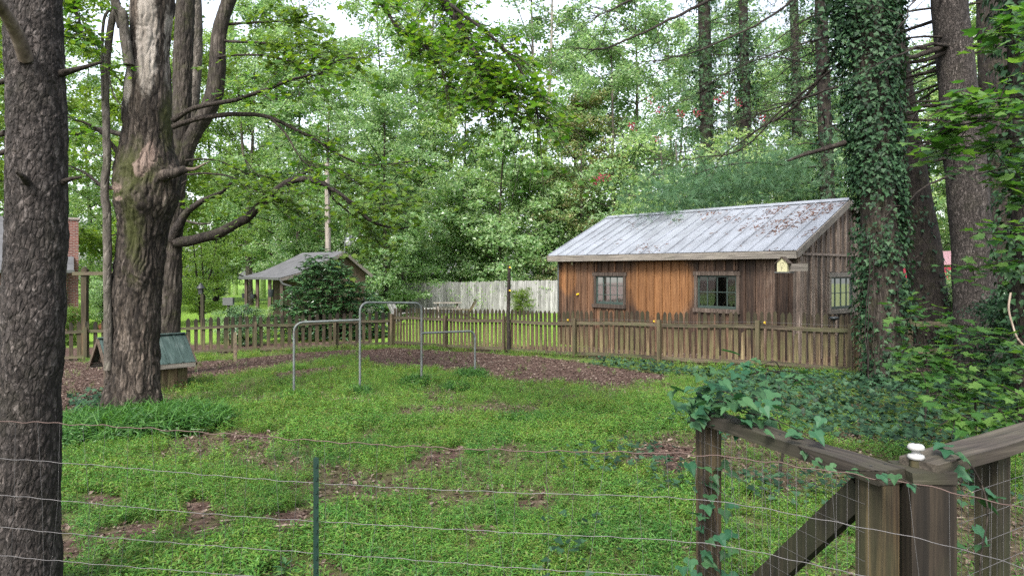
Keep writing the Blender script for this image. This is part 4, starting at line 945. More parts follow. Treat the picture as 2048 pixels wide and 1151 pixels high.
lf = Acc(); tw = Acc(); first = True
for P_, r_ in lim[:nb - 4]:
    if P_[0, 1] > 13:
        sprays(lf, tw, [(P_, r_)], 2.2 if first else 15, 10, .09, .15, (.5, 1.3), .35, .3, off=o2); first = False
tag(part('twigs', tw, M['twig'], maple2), kind='stuff'); tag(part('crown', lf, M['leaf_yellow'], maple2), kind='stuff')
# hanging grey vine stem left of the maple
hv = thing('hanging_vine', 'thick grey leafless vine stem hanging down left of the big maple trunk', 'vine', W(215, 730, TM - .3))
limb([W(216, 740, TM - .3), W(215, 460, TM - .3), W(210, 380, TM - .3), W(214, 300, TM - .35), W(211, 200, TM - .35), W(215, 110, TM - .35), W(222, 50, TM - .35), W(232, 22, TM - .35), W(240, 55, TM - .35)], .062, .045, hv, 'grey_bark', 60, 10, .02, 'stem')
limb([W(258, 130, TM - .4), W(248, 70, TM - .42), W(245, 30, TM - .42), W(232, 10, TM - .4), W(226, -40, TM - .4)], .075, .06, hv, 'grey_bark', 24, 10, .02, 'stem')
limb([W(206, 200, TM - .4), W(204, 100, TM - .4), W(208, 40, TM - .4), W(220, 18, TM - .4)], .02, .02, hv, 'grey_bark', 20, 6, .02, 'stem')
limb([W(214, 130, TM - .4), W(228, 190, TM - .5), W(246, 215, TM - .5)], .012, .008, hv, 'grey_bark', 14, 6, .02, 'stem')

# ------------------------------------------------------------------ ivy trunk and pines on the right
def ivy_leaves(acc, P, rr, n, o_, keep=None, sz=(.06, .12), lift=(.02, .16)):
    u = rng.random(n) * (len(P) - 1); i_ = u.astype(int); f_ = (u - i_)[:, None]; c_ = P[i_] * (1 - f_) + P[np.minimum(i_ + 1, len(P) - 1)] * f_
    th_ = rng.uniform(0, 2 * np.pi, n); out = np.stack([np.cos(th_), np.sin(th_), 0 * th_], 1); r_ = np.interp(u, np.arange(len(P)), rr)
    lf_ = rng.uniform(*lift, n) * (.6 + n2(th_ * 1.2, c_[:, 2], 1.5, 61))
    p = c_ + out * (r_ + lf_)[:, None]
    if keep is not None: m = keep(p, th_); p, out = p[m], out[m]
    nr = out + rng.normal(0, .35, p.shape) + [0, 0, .45]
    acc.scatter(*IVY, p - np.array(tuple(o_)), frames(nr, np.tile([[0, 0, -1.]], (len(p), 1)) + rng.normal(0, .45, p.shape)), rng.uniform(*sz, len(p)))
o = WG(1776, 772); YI = o.y
ivt = thing('ivy_covered_tree', 'ivy covered tree trunk standing at the end of the picket fence beside the shed', 'tree', o)
ivp = [W(1780, 790, YI), W(1776, 772, YI), W(1768, 640, YI), W(1762, 500, YI), W(1752, 350, YI), W(1743, 200, YI), W(1735, 60, YI), W(1730, -40, YI), W(1725, -300, YI)]
big_trunk(ivp, [.40, .37, .32, .31, .30, .29, .28, .27, .25], 120, 300, lambda Q, r: mdisp(Q + [0, 0, 1.2], r) * .45, 'trunk', M['dark_maple_bark'], ivt, o)
P = smooth_path(ivp, 60); lv = Acc()
def keep_iv(p, th_):
    px_ = CX + p[:, 0] / p[:, 1] * FPX; py_ = HZ - (p[:, 2] - CAM_H) / p[:, 1] * FPX
    bare = (py_ > 520) & (py_ < 700) & (px_ > 1738) & (px_ < 1800); bare2 = (py_ >= 690) & (px_ < 1752)
    pr = np.where(py_ < 420, 1.0, .75) * np.where(bare, .22, 1) * np.where(bare2, .5, 1) * np.clip((n2(p[:, 0] * 3 + p[:, 1] * 2, p[:, 2], 1.6, 91) - .28) * 5, .15, 1)
    return rng.random(len(p)) < pr
ivy_leaves(lv, P, np.interp(np.linspace(0, 1, 60), np.linspace(0, 1, 5), [.36, .31, .34, .42, .62]), 26000, o, keep_iv, (.03, .10), (.0, .20))
q = np.stack([rng.normal(W(1690, 20, YI).x, .30, 900), rng.normal(YI, .3, 900), rng.normal(W(1690, -10, YI).z, .55, 900)], 1)
lv.scatter(*IVY, q - np.array(tuple(o)), frames(rng.normal(0, .6, q.shape) + [0, -.6, .5]), rng.uniform(.06, .12, len(q)))
tag(part('ivy', lv, M['leaf_ivy'], ivt), kind='stuff')
limb([W(1690, 285, YI), W(1640, 300, YI - .1), W(1600, 313, YI - .2), W(1575, 322, YI - .2)], .05, .02, ivt, 'twig', 14, 8, .02, 'broken_branch')
for k in range(5):
    x_ = random.uniform(1735, 1790); limb([W(x_, 760, YI - .36), W(x_ + random.uniform(-12, 12), 640, YI - .36), W(x_ + random.uniform(-10, 10), 470, YI - .35)], .010, .006, ivt, 'dark_bark', 20, 6, .04, 'ivy_stem')

def needle_cluster(acc, pos, size, tips=None):
    k = rng.integers(0, 3, len(pos)); nr = rng.normal(0, 1, (len(pos), 3)); tp = rng.normal(0, .6, (len(pos), 3)) + ([0, 0, -.25] if tips is None else tips)
    Fm = frames(nr, tp)
    for q_ in range(3): acc.scatter(*TUFT[q_], pos[k == q_], Fm[k == q_], size[k == q_])
TUFT = [needle_tuft(14, .9, .016), needle_tuft(12, .7, .018), needle_tuft(13, 1.1, .016)]
def pine_trunk(name, label, pts, r0, r1, mat='pine_bark', group=None, cat='tree', seg_=40):
    base = Vector(pts[0]); base.z = float(gz(base.x, base.y)); t_ = thing(name, label, cat, base, 0, group)
    P = smooth_path(pts, seg_); a = Acc(); a.tube(P - np.array(tuple(base)), np.linspace(r0, r1, seg_) * (1 + (n2(P[:, 2], P[:, 2], 1.2, int(abs(base.x) * 7)) - .44) * .25), 14); part('trunk', a, M[mat], t_); return t_, P, base
def dead_branches(t_, P, base, n, zmin, zmax, L, rise=.15, r0=.03, side=None, sub=5):
    a = Acc()
    for _ in range(n):
        z = random.uniform(zmin, zmax); i_ = int(np.argmin(abs(P[:, 2] - z))); b = P[i_]; a_ = random.uniform(0, 6.283) if side is None else random.gauss(side, .7)
        ln = random.uniform(*L); d = np.array([math.cos(a_), math.sin(a_), random.gauss(rise, .15)]); q = np.linspace(0, 1, 8)[:, None]
        T = b + d * ln * q + np.array([0, 0, -.25]) * ln * q * q + rng.normal(0, .02, (8, 3)) * q * ln; a.tube(T - np.array(tuple(base)), np.linspace(r0 * random.uniform(.5, 1), .005, 8), 5, caps=False)
        for _ in range(sub):
            k = random.randint(2, 6); d2 = unit(d + rng.normal(0, .7, 3) * [1, 1, .6]); l2 = ln * random.uniform(.15, .4); a.tube(np.array([T[k], T[k] + d2 * l2 * .5, T[k] + d2 * l2 + [0, 0, -.1 * l2]]) - np.array(tuple(base)), [.008, .006, .003], 4, caps=False)
    return tag(part('dead_branches', a, M['twig'], t_), kind='stuff')
Yp = 15.2
t_, P, b = pine_trunk('pine_tree', 'dark leaning trunk half hidden right behind the ivy covered tree', [W(1868, 700, Yp), W(1858, 600, Yp), W(1836, 450, Yp), W(1812, 300, Yp), W(1790, 150, Yp), W(1770, 0, Yp), W(1750, -200, Yp)], .42, .28, 'dark_bark')
a = Acc(); ivy_leaves(a, P, np.full(len(P), .36), 700, b, None, (.06, .11), (.0, .1)); tag(part('ivy', a, M['leaf_ivy'], t_), kind='stuff')
Yp = 13.2
t_, P, b = pine_trunk('pine_tree', 'straight brown pine trunk with stub branches between two ivy covered trunks on the right', [W(1958, 760, Yp), W(1952, 640, Yp), W(1944, 500, Yp), W(1932, 350, Yp), W(1918, 200, Yp), W(1906, 80, Yp), W(1898, 0, Yp), W(1885, -250, Yp)], .385, .29, 'pine_bark')
dead_branches(t_, P, b, 26, 3.5, 9, (1.2, 3.6), .05, .05, math.pi * .95); dead_branches(t_, P, b, 14, 3.5, 9, (1, 3), .1, .045)
Yp = 8.6
t_, P, b = pine_trunk('ivy_covered_tree', 'dark ivy wrapped trunk cut by the right edge of the view', [W(2085, 900, Yp), W(2072, 600, Yp), W(2068, 350, Yp), W(2060, 100, Yp), W(2055, -100, Yp)], .27, .22, 'dark_bark')
a = Acc(); ivy_leaves(a, P, np.full(len(P), .26), 2600, b, None, (.06, .11), (.0, .24)); tag(part('ivy', a, M['leaf_ivy'], t_), kind='stuff')
limb([W(2022, 585, Yp - .4), W(2018, 620, Yp - .4), W(2032, 670, Yp - .4), W(2046, 690, Yp - .4)], .012, .012, t_, 'bare_wood', 14, 6, .01, 'vine_stem')
Yp = 17.5
t_, P, b = pine_trunk('pine_tree', 'dim pine trunk behind the straight brown pine near the right edge', [W(2010, 760, Yp), W(2005, 500, Yp), W(1998, 250, Yp), W(1990, 100, Yp), W(1985, -100, Yp)], .44, .36, 'dark_bark')
dead_branches(t_, P, b, 26, 3.5, 9, (1.2, 3.4), .05, .05)
a = Acc(); ivy_leaves(a, P, np.full(len(P), .42), 1500, b, lambda p, th_: p[:, 2] < 5, (.07, .12), (.0, .2)); tag(part('ivy', a, M['leaf_ivy'], t_), kind='stuff')
# long bare boughs over the shed: they belong to a white pine behind it
Yw = 27.0
wp, P, b = pine_trunk('white_pine', 'white pine with long drooping feathery boughs reaching over the shed roof', [W(1655, 640, Yw), W(1655, 400, Yw), W(1648, 200, Yw), W(1642, 0, Yw), W(1640, -300, Yw)], .30, .22, 'dark_bark')
dead_branches(wp, P, b, 46, 5, 15, (1.5, 5.0), .15, .035)
a = Acc(); ivy_leaves(a, P, np.full(len(P), .30), 1800, b, None, (.09, .16), (0, .3)); tag(part('ivy', a, M['leaf_ivy'], wp), kind='stuff')
nd = Acc()
def bough(pts, n, spread, y0, y1, r0=.05, sz=(.22, .42)):
    m = len(pts); Q = [W(p[0], p[1], y0 + (y1 - y0) * k / (m - 1)) for k, p in enumerate(pts)]
    limb(Q, r0, .008, wp, 'twig', 40, 7, .04)
    S_ = smooth_path(Q, 200); k = rng.integers(30, 200, n); p = S_[k] + rng.normal(0, 1, (n, 3)) * np.array(spread) + np.array([0, 0, -.15]); needle_cluster(nd, p - np.array(tuple(b)), rng.uniform(*sz, n), np.array([-.35, -.1, -.25]))
bough([(1660, 330), (1600, 335), (1520, 325), (1430, 335), (1340, 370), (1290, 390)], 1500, (.6, .8, .42), Yw, 22.5)
bough([(1655, 360), (1580, 370), (1500, 372), (1420, 385), (1360, 395)], 1200, (.6, .8, .40), Yw, 23.5)
bough([(1655, 300), (1590, 310), (1500, 350), (1430, 370), (1400, 400)], 900, (.5, .8, .42), Yw, 24.5)
bough([(1650, 250), (1690, 270), (1720, 330), (1700, 360)], 250, (.5, .6, .4), Yw, 25)
tag(part('needles', nd, M['needle'], wp), kind='stuff')
# bare boughs sweeping from the upper right
def sweep(pts, y0, y1, r0, r1, owner):
    m = len(pts); o_, Pq = limb([W(p[0], p[1], y0 + (y1 - y0) * k / (m - 1)) for k, p in enumerate(pts)], r0, r1, owner, 'twig', 40, 7, .05); return Pq + np.array(tuple(owner.location))
sw = [sweep([(1735, -40), (1690, 60), (1650, 140), (1600, 205), (1540, 245), (1470, 290), (1430, 325)], YI, 15.5, .05, .008, ivt),
      sweep([(1700, 110), (1640, 160), (1560, 225), (1480, 300), (1400, 315), (1330, 318)], YI, 15.5, .025, .006, ivt),
      sweep([(1690, 170), (1600, 200), (1530, 225), (1450, 255), (1370, 250)], YI, 16, .022, .005, ivt),
      sweep([(1620, -40), (1560, 20), (1480, 65), (1400, 100), (1330, 118), (1280, 125)], 17, 15, .035, .006, ivt),
      sweep([(1480, -30), (1390, 15), (1300, 60), (1210, 95), (1150, 98)], 15, 13, .04, .008, ivt),
      sweep([(1300, -20), (1230, 15), (1190, 35)], 14, 13, .03, .006, ivt), sweep([(1700, 60), (1600, 90), (1500, 125), (1420, 165)], YI, 15, .02, .005, ivt),
      sweep([(1900, 90), (1840, 110), (1800, 122), (1760, 150)], 13.2, 12, .06, .02, ivt), sweep([(1905, 95), (1860, 118), (1815, 124)], 13.2, 12.8, .05, .03, ivt)]
a = Acc(); nd = Acc()
for S_ in sw[:7]:
    for _ in range(26):
        k = random.randint(8, 38); d = unit(rng.normal(0, 1, 3) * [1, .8, .6] + [-.5, 0, -.2]); ln = random.uniform(.3, 1.3)
        T = np.array([S_[k], S_[k] + d * ln * .5, S_[k] + d * ln + [0, 0, -.15 * ln]]); a.tube(T - np.array(tuple(ivt.location)), [.007, .005, .002], 4, caps=False)
tag(part('dead_twigs', a, M['twig'], ivt), kind='stuff')

# ------------------------------------------------------------------ maple saplings on the right
def sapling(label, base_px, Y, tiers, hgt, mat='leaf_sapling', lsz=(.07, .13)):
    X = (base_px - CX) / FPX * Y; o_ = Vector((X, Y, float(gz(X, Y)))); t_ = thing('maple_sapling', label, 'sapling', o_)
    limb([o_, o_ + Vector((.04, .02, hgt * .5)), o_ + Vector((-.03, 0, hgt))], .016, .005, t_, 'twig', 20, 6, .02, 'stem')
    lf_ = Acc(); tw_ = Acc(); src = []
    for (px_, py_, Y2, px2, py2, Y3) in tiers:
        P_ = smooth_path([W(px_, py_, Y2), W((px_ + px2) / 2, (py_ + py2) / 2 - 8, (Y2 + Y3) / 2), W(px2, py2, Y3)], 12); tw_.tube(P_ - np.array(tuple(o_)), np.linspace(.008, .003, 12), 5); src.append((P_, .003))
    sprays(lf_, tw_, src, 13, 7, *lsz, (.12, .38), .05, .3, off=o_, flat=.28)
    tag(part('twigs', tw_, M['twig'], t_), kind='stuff'); tag(part('foliage', lf_, M[mat], t_), kind='stuff')
sapling('tall sapling with tiered bright maple leaves hanging before the brown pine trunk', 2120, 5.0,
        [(2110, 190, 5, 1870, 222, 4.8), (2110, 205, 5, 1930, 215, 5.2), (2110, 235, 5, 1850, 262, 4.9), (2110, 270, 5, 1980, 290, 5.2), (2110, 330, 5.5, 1950, 350, 5.4), (2110, 375, 5.5, 1990, 395, 5.5), (2110, 40, 5.5, 2010, 45, 5.2), (2060, 30, 5.5, 1990, 70, 5.2), (2100, 300, 5, 1880, 300, 5.3), (2090, 480, 6.5, 1940, 470, 6.5), (2090, 520, 6.5, 1930, 540, 6.5)], 3.4)
sapling('leafy young maple sapling low in the ivy right of the ivy covered tree', 1945, 6.4,
        [(1950, 690, 6.4, 1850, 715, 6.3), (1950, 670, 6.4, 2040, 690, 6.2), (1950, 720, 6.4, 1830, 745, 6.2), (1950, 740, 6.4, 2060, 755, 6.2), (1950, 780, 6.4, 1860, 790, 6), (1950, 760, 6.4, 2060, 800, 6), (1950, 800, 6.2, 2040, 850, 5.8), (1950, 660, 6.4, 1900, 650, 6.4), (1940, 830, 6.2, 1880, 850, 5.8), (1960, 700, 6.4, 2060, 720, 6.2)], 1.35)
sapling('small sapling with pale leaves in front of the rail fence beside the ivy tree', 1850, 9.0,
        [(1850, 640, 9, 1810, 640, 9), (1850, 655, 9, 1900, 660, 9), (1850, 690, 9, 1800, 705, 9), (1850, 620, 9, 1880, 625, 9), (1850, 720, 9, 1910, 735, 9), (1850, 610, 9, 1830, 612, 9)], 1.4, lsz=(.08, .14))
sapling('little pale leaved seedling poking up among the gate vines and the ivy', 1560, 6.8, [(1560, 745, 6.8, 1500, 750, 6.7), (1560, 760, 6.8, 1600, 765, 6.7), (1560, 735, 6.8, 1540, 725, 6.8)], .6, 'leaf_vine')
g = WG(585, 1149); sd_ = thing('broadleaf_weed', 'pale green broad leaved weed at the bottom edge left of the steel post', 'weed', (g.x, g.y - .05, g.z))
a = Acc(); n = 12; a.scatter(*LONGLEAF, np.zeros((n, 3)) + rng.normal(0, .02, (n, 3)) + [0, 0, .05], frames(np.stack([rng.normal(0, .5, n), rng.normal(0, .5, n), np.ones(n)], 1)), rng.uniform(.09, .16, n)); part('foliage', a, M['leaf_vine'], sd_)
# ------------------------------------------------------------------ background trees
def crown_tree(seed, H, base, rad, nl, leaf, clus, per, trunk_r, flat=.33, shape='oval', lean=0.0, forks=1):
    """trunk+limbs Acc and leaves Acc of a broadleaf tree"""
    rs = np.random.default_rng(seed); tk = Acc(); lv = Acc(); pos = []; nrm = []
    tops = []
    for f_ in range(forks):
        a_ = 6.283 * f_ / max(forks, 1) + rs.random(); off = np.array([math.cos(a_), math.sin(a_), 0]) * (rad * .25 if forks > 1 else 0)
        T = smooth_path([(0, 0, -.2), (lean * .3 + rs.normal(0, .1), rs.normal(0, .1), H * .25), tuple(off * .6 + [lean * .6 + rs.normal(0, .2), rs.normal(0, .2), H * .6]), tuple(off + [lean, 0, H * .98])], 24)
        tk.tube(T, np.linspace(trunk_r, .02, 24) * (1 + .35 * np.exp(-np.arange(24) / 1.2)), 9); tops.append(T)
    for k in range(nl):
        T = tops[k % forks]; u = base / H + (1 - base / H) * (k + rs.random()) / nl * .97; i_ = min(22, int(u * 23)); b = T[i_]
        v = (u - base / H) / (1 - base / H + 1e-6)
        pr = {'oval': math.sin(math.pi * min(1, .16 + .80 * v)) ** .7, 'column': .8 + .2 * math.sin(v * 9), 'umbrella': .45 + .75 * v * (1.25 - v)}[shape]
        a_ = k * 2.4 + rs.normal(0, .4); L = rad * pr * rs.uniform(.75, 1.2); d = np.array([math.cos(a_), math.sin(a_), rs.uniform(.0, .95)])
        q = np.linspace(0, 1, 6)[:, None]; B = b + d * L * q + np.array([0, 0, -.18]) * L * q * q + rs.normal(0, .05, (6, 3)) * q * L * .3
        tk.tube(B, np.linspace(trunk_r * .28 * (1 - .6 * u) + .01, .008, 6), 5, caps=False)
        for _ in range(clus):
            w_ = rs.uniform(.25, 1.05); c_ = b + d * L * w_ + np.array([0, 0, -.18]) * L * w_ * w_ + rs.normal(0, .22, 3) * L * [1, 1, .8] * .75
            R_ = rs.uniform(.45, 1.05) * (rad / 4) ** .5; m = int(per * rs.uniform(.6, 1.3))
            e = rs.normal(0, 1, (m, 3)); e = e / np.linalg.norm(e, axis=1)[:, None] * rs.random(m)[:, None] ** .4 * R_ * [1, 1, flat]
            e[:, 2] -= .10 * (e[:, 0] ** 2 + e[:, 1] ** 2) / R_
            pos.append(c_ + e); tl = np.array([d[0], d[1], 0]) * .35; nrm.append(rs.normal(0, .5, (m, 3)) + tl + [0, 0, .75])
    pos = np.concatenate(pos); nrm = np.concatenate(nrm); keep = pos[:, 2] > .15; pos, nrm = pos[keep], nrm[keep]
    lv.scatter(*LEAF, pos, frames(nrm), rs.uniform(.6, 1.25, len(pos)) * leaf)
    return tk, lv
PROTO = {}
for key, args in {'tall': (1, 24, 3.8, 4.6, 36, .25, 9, 74, .27, .55, 'oval'), 'tall2': (2, 27, 5.5, 4.2, 36, .25, 9, 74, .25, .6, 'oval', .8, 2),
                  'full': (3, 20, 1.4, 4.6, 38, .24, 9, 72, .22, .5, 'oval'), 'column': (4, 22, 2.0, 2.6, 40, .22, 8, 62, .17, .6, 'column'),
                  'under': (5, 9, 1.0, 3.0, 30, .20, 9, 62, .10, .42, 'oval', .4), 'small': (6, 5.5, .9, 3.0, 26, .13, 8, 44, .09, .25, 'umbrella', .2, 3),
                  'bush': (7, 3.4, .2, 1.7, 26, .12, 8, 60, .04, .5, 'oval', 0, 3)}.items():
    tk, lv = crown_tree(*args); PROTO[key] = (tk.mesh('trunk'), lv.mesh('crown'))
NT_ = [0]
_mat_mesh = {}
def with_mat(me, mname):
    k = (me.name, mname)
    if k not in _mat_mesh:
        c_ = me if not me.materials else me.copy()
        c_.materials.clear(); c_.materials.append(M[mname]); _mat_mesh[k] = c_
    return _mat_mesh[k]
CR0 = {k: v for k, v in PROTO.items()}
_used = {}
def tree(name, label, key, px, Y, sc=1.0, leaf='leaf_far', barkm='grey_bark', group=None, cat='tree', rz=None, sz=None, leaves=True):
    X = (px - CX) / FPX * Y; o_ = thing(name, label, cat, (X, Y, float(gz(X, Y))), random.uniform(0, 6.28) if rz is None else rz, group)
    o_.scale = (sc, sc, sz or sc); tm, lm = PROTO[key]
    for nm, me, mt in (('trunk', tm, barkm), ('crown', lm, leaf)):
        if nm == 'crown' and not leaves: continue
        kk = (key, nm, mt)
        if kk not in _used:
            if any(a_[:2] == kk[:2] for a_ in _used): me = me.copy(); me.materials.clear()
            me.materials.append(M[mt]); _used[kk] = me
        ch = link(nm, _used[kk], o_)
        if nm == 'crown': ch['kind'] = 'stuff'
    return o_
G1 = 'woodland trees behind the white fence'
BG = [('tulip_tree', 'tall pale double trunked tree rising from the wood behind the picnic table', 'tall2', 838, 52, 1.15, 'leaf_far', 'pale_bark'),
      ('tulip_tree', 'tall pale trunked tree behind the low tree with the dark forked stem', 'tall2', 1088, 56, 1.2, 'leaf_far', 'pale_bark'),
      ('maple_tree', 'mid sized tree with dark forked slender stem just beyond the white fence', 'under', 1000, 44.5, 1.35, 'leaf_far', 'dark_bark'),
      ('oak_tree', 'leafy tree whose brown trunk stands against the left end of the white fence', 'full', 772, 38, .72, 'leaf_far', 'dark_bark'),
      ('oak_tree', 'dense dark stemmed tree behind the white fence right of the brown trunked one', 'full', 872, 49, 1.0, 'leaf_far', 'dark_bark'),
      ('poplar_tree', 'narrow ivy darkened tree right of the utility pole', 'column', 752, 46, 1.0, 'leaf_far', 'dark_bark'),
      ('poplar_tree', 'narrow tree standing left of the utility pole behind the small pavilion', 'column', 598, 47, 1.05, 'leaf_far', 'grey_bark'),
      ('pine_tree', 'tree with reddish stem seen above the pavilion roof left of the utility pole', 'tall', 556, 50, 1.0, 'leaf_far', 'dark_bark'),
      ('oak_tree', 'broad yellow green tree filling the gap right of the bent maple stem', 'tall2', 500, 58, 1.0, 'leaf_pale', 'grey_bark'),
      ('oak_tree', 'yellow green tree behind the maple trunk and the hanging vine', 'tall2', 300, 33, .9, 'leaf_yellow', 'dark_bark'),
      ('oak_tree', 'yellow green tree behind the left pine trunk above the brick house', 'tall2', 30, 40, 1.0, 'leaf_yellow', 'dark_bark'),
      ('dogwood_tree', 'small airy pale green tree on the lawn just right of the maple trunk', 'small', 402, 38, .95, 'leaf_pale', 'dark_bark'),
      ('oak_tree', 'big tree with stout grey trunk on the far lawn behind the small airy tree', 'tall2', 432, 66, 1.0, 'leaf_pale', 'dark_bark'),
      ('maple_tree', 'round green tree beside the brick chimney', 'full', 205, 46, .72, 'leaf_far', 'dark_bark'),
      ('maple_tree', 'green tree over the far lawn right of the big maple trunk', 'tall2', 352, 60, .95, 'leaf_pale', 'grey_bark'),
      ('oak_tree', 'tall tree directly behind the small pavilion', 'full', 660, 43, .85, 'leaf_far', 'grey_bark'),
      ('maple_tree', 'understory tree drooping over the left part of the white fence', 'under', 805, 42.5, .95, 'leaf_far', 'grey_bark'),
      ('maple_tree', 'understory tree with low branches between the thin fence pole and the shed', 'under', 1090, 47, 1.1, 'leaf_far', 'grey_bark'),
      ('maple_tree', 'bushy understory tree behind the picnic table', 'under', 922, 46.5, 1.0, 'leaf_far', 'grey_bark'),
      ('oak_tree', 'tree with fading brownish leaves behind the left end of the shed roof', 'full', 1165, 46, .75, 'rust_leaf', 'grey_bark'),
      ('oak_tree', 'tall leafy tree behind the gap between the shaggy pine and the slimmer ivy clad pine', 'tall', 1450, 52, 1.0, 'leaf_far', 'grey_bark'),
      ('oak_tree', 'leafy tree showing between the white pine and the trunk left of it', 'tall', 1625, 55, 1.0, 'leaf_far', 'grey_bark'),
      ('tulip_tree', 'tall tree behind the middle of the shed roof', 'tall', 1268, 50, 1.05, 'leaf_far', 'grey_bark'),
      ('oak_tree', 'leafy tree rising behind the left slope of the shed roof', 'full', 1222, 46, .95, 'leaf_far', 'grey_bark'),
      ('crape_myrtle', 'spreading crape myrtle with red flower clusters over the shed roof', 'small', 1352, 31, 1.5, 'leaf_far', 'grey_bark'),
      ('oak_tree', 'leafy tree behind the right half of the shed roof', 'full', 1530, 48, .85, 'leaf_far', 'grey_bark'),
      ('oak_tree', 'low leafy tree between the white pine and the ivy covered trunk', 'under', 1660, 36, 1.1, 'leaf_far', 'grey_bark'),
      ('maple_tree', 'leafy tree seen between the leaning trunk and the brown pine on the right', 'full', 1860, 36, .75, 'leaf_far', 'dark_bark'),
      ('maple_tree', 'leafy tree behind the pines at the far right', 'full', 1990, 33, .8, 'leaf_far', 'dark_bark'),
      ('oak_tree', 'tall tree above the faded red roof far right', 'tall', 1905, 58, 1.0, 'leaf_far', 'grey_bark'),
      ('oak_tree', 'tall tree above the brick house roof', 'tall', 20, 48, .9, 'leaf_far', 'grey_bark'),
      ('oak_tree', 'tall tree behind the round green one beside the chimney', 'tall', 180, 60, 1.0, 'leaf_far', 'grey_bark')]
for b in BG: tree(b[0], b[1], b[2], b[3], b[4], b[5], b[6], b[7])
for k, (px, Y, key, sc) in enumerate(((690, 62, 'tall', 1.05), (930, 60, 'full', 1.1), (1150, 64, 'tall', 1.1), (1350, 64, 'tall2', 1.0), (1600, 60, 'tall', 1.0), (1740, 54, 'full', 1.0), (2080, 55, 'tall', 1.0), (-60, 50, 'tall', 1.0), (500, 66, 'tall', 1.0))):
    tree('woodland_tree', 'tall leafy woodland tree deep in the wood, its trunk hidden by nearer trees', key, px, Y, sc, 'leaf_far', 'grey_bark', 'hidden trunk trees deep in the wood')
# ivied pines behind the shed
for px, Y, r, lab, ivn in ((1490, 36, .30, 'dark ivy clad pine trunk behind the middle of the shed', 2600), (1412, 38, .42, 'thick shaggy pine trunk behind the shed, half hidden by the crape myrtle', 2600), (1592, 40, .30, 'ivy clad pine trunk just left of the white pine', 2000), (1716, 34, .22, 'slim dark pine trunk between the white pine and the ivy covered tree', 900)):
    t_, P, b = pine_trunk('pine_tree', lab, [W(px, 640, Y), W(px + 2, 300, Y), W(px - 4, 0, Y), W(px - 8, -300, Y)], r, r * .7, 'dark_bark')
    dead_branches(t_, P, b, 64, 4, 17, (1.2, 4.4), .05, .03)
    a = Acc(); ivy_leaves(a, P, np.full(len(P), r * .95), int(ivn * 1.8), b, lambda p, th_: rng.random(len(p)) < np.clip((n2(p[:, 2], p[:, 2] * 0, .5, 3) - .3) * 5, .1, 1), (.10, .20), (.0, .55)); tag(part('ivy', a, M['leaf_ivy'], t_), kind='stuff')
    a = Acc(); n = 1300; z = rng.uniform(6, 17, n); aa = rng.uniform(0, 6.28, n); rr = rng.uniform(.4, 3.4, n)
    p = np.stack([P[0, 0] + np.cos(aa) * rr, P[0, 1] + np.sin(aa) * rr, np.round(z / 1.1) * 1.1 + rng.normal(0, .22, n) + rr * .12], 1)
    needle_cluster(a, p - np.array(tuple(b)), rng.uniform(.25, .5, n)); tag(part('needles', a, M['needle'], t_), kind='stuff')
# crape myrtle flowers
cm = [o_ for o_ in col.objects if o_.name.startswith('crape_myrtle')][0]
fl = Acc()
for (px, py, k) in ((1190, 360, 40), (1202, 356, 30), (1214, 352, 18), (1265, 252, 26), (1318, 222, 20), (1362, 228, 26), (1435, 198, 22), (1476, 205, 16), (1525, 238, 16), (1315, 278, 12), (1398, 225, 20), (1448, 190, 14), (1300, 200, 12)):
    c_ = W(px, py, 28.5); e = rng.normal(0, .085, (k, 3)) + np.array(tuple(c_))
    fl.scatter(*LEAF, (e - np.array(tuple(cm.location))), frames(rng.normal(0, 1, (k, 3))), rng.uniform(.07, .13, k))
ff = part('flowers', fl, M['flower'], cm); cm.rotation_euler = (0, 0, 0); ff.scale = (1 / cm.scale[0], 1 / cm.scale[1], 1 / cm.scale[2]); tag(ff, kind='stuff')
# shrubs
SH = [('azalea_shrub', 'low leafy shrub behind the left fence right of the big maple', 455, 25.5, .36, 'leaf_far'), ('azalea_shrub', 'leafy shrub under the pavilion eave by the porch posts', 525, 27.2, .34, 'leaf_far'), ('azalea_shrub', 'low shrub behind the fence right under the feeder box', 492, 24.2, .4, 'leaf_rhodo'),
      ('shrub', 'bright shrub in front of the white fence behind the thin pole', 1040, 39.6, .42, 'leaf_yellow'), ('shrub', 'yellowing shrub beyond the white fence by the shed corner', 1115, 43.5, .85, 'rust_leaf'), ('shrub', 'small plant at the brick wall behind the left pine', 140, 26, .42, 'leaf_yellow'),
      ('shrub', 'dark shrub under the trees right of the leaning trunk', 1880, 17.5, .6, 'leaf_far'), ('shrub', 'dark bushy undergrowth below the brown pine trunk', 1965, 14.6, .5, 'leaf_rhodo'), ('shrub', 'dark low shrub at the right edge by the ivy wrapped trunk', 2050, 11.2, .5, 'leaf_ivy'),
      ('shrub', 'rounded shrub on the far lawn left of the grey trunked tree', 375, 60, 1.1, 'leaf_far'), ('shrub', 'rounded shrub on the far lawn behind the small airy tree', 430, 72, 1.2, 'leaf_far'), ('shrub', 'leafy shrub beyond the lawn near the old grinding wheel', 205, 38, .7, 'leaf_far'), ('shrub', 'tangled shrub behind the ivy covered tree and rail fence', 1815, 16.2, .55, 'leaf_far')]
for nm, lab, px, Y, sc, lm in SH: tree(nm, lab, 'bush', px, Y, sc, lm, 'twig', None, 'shrub')
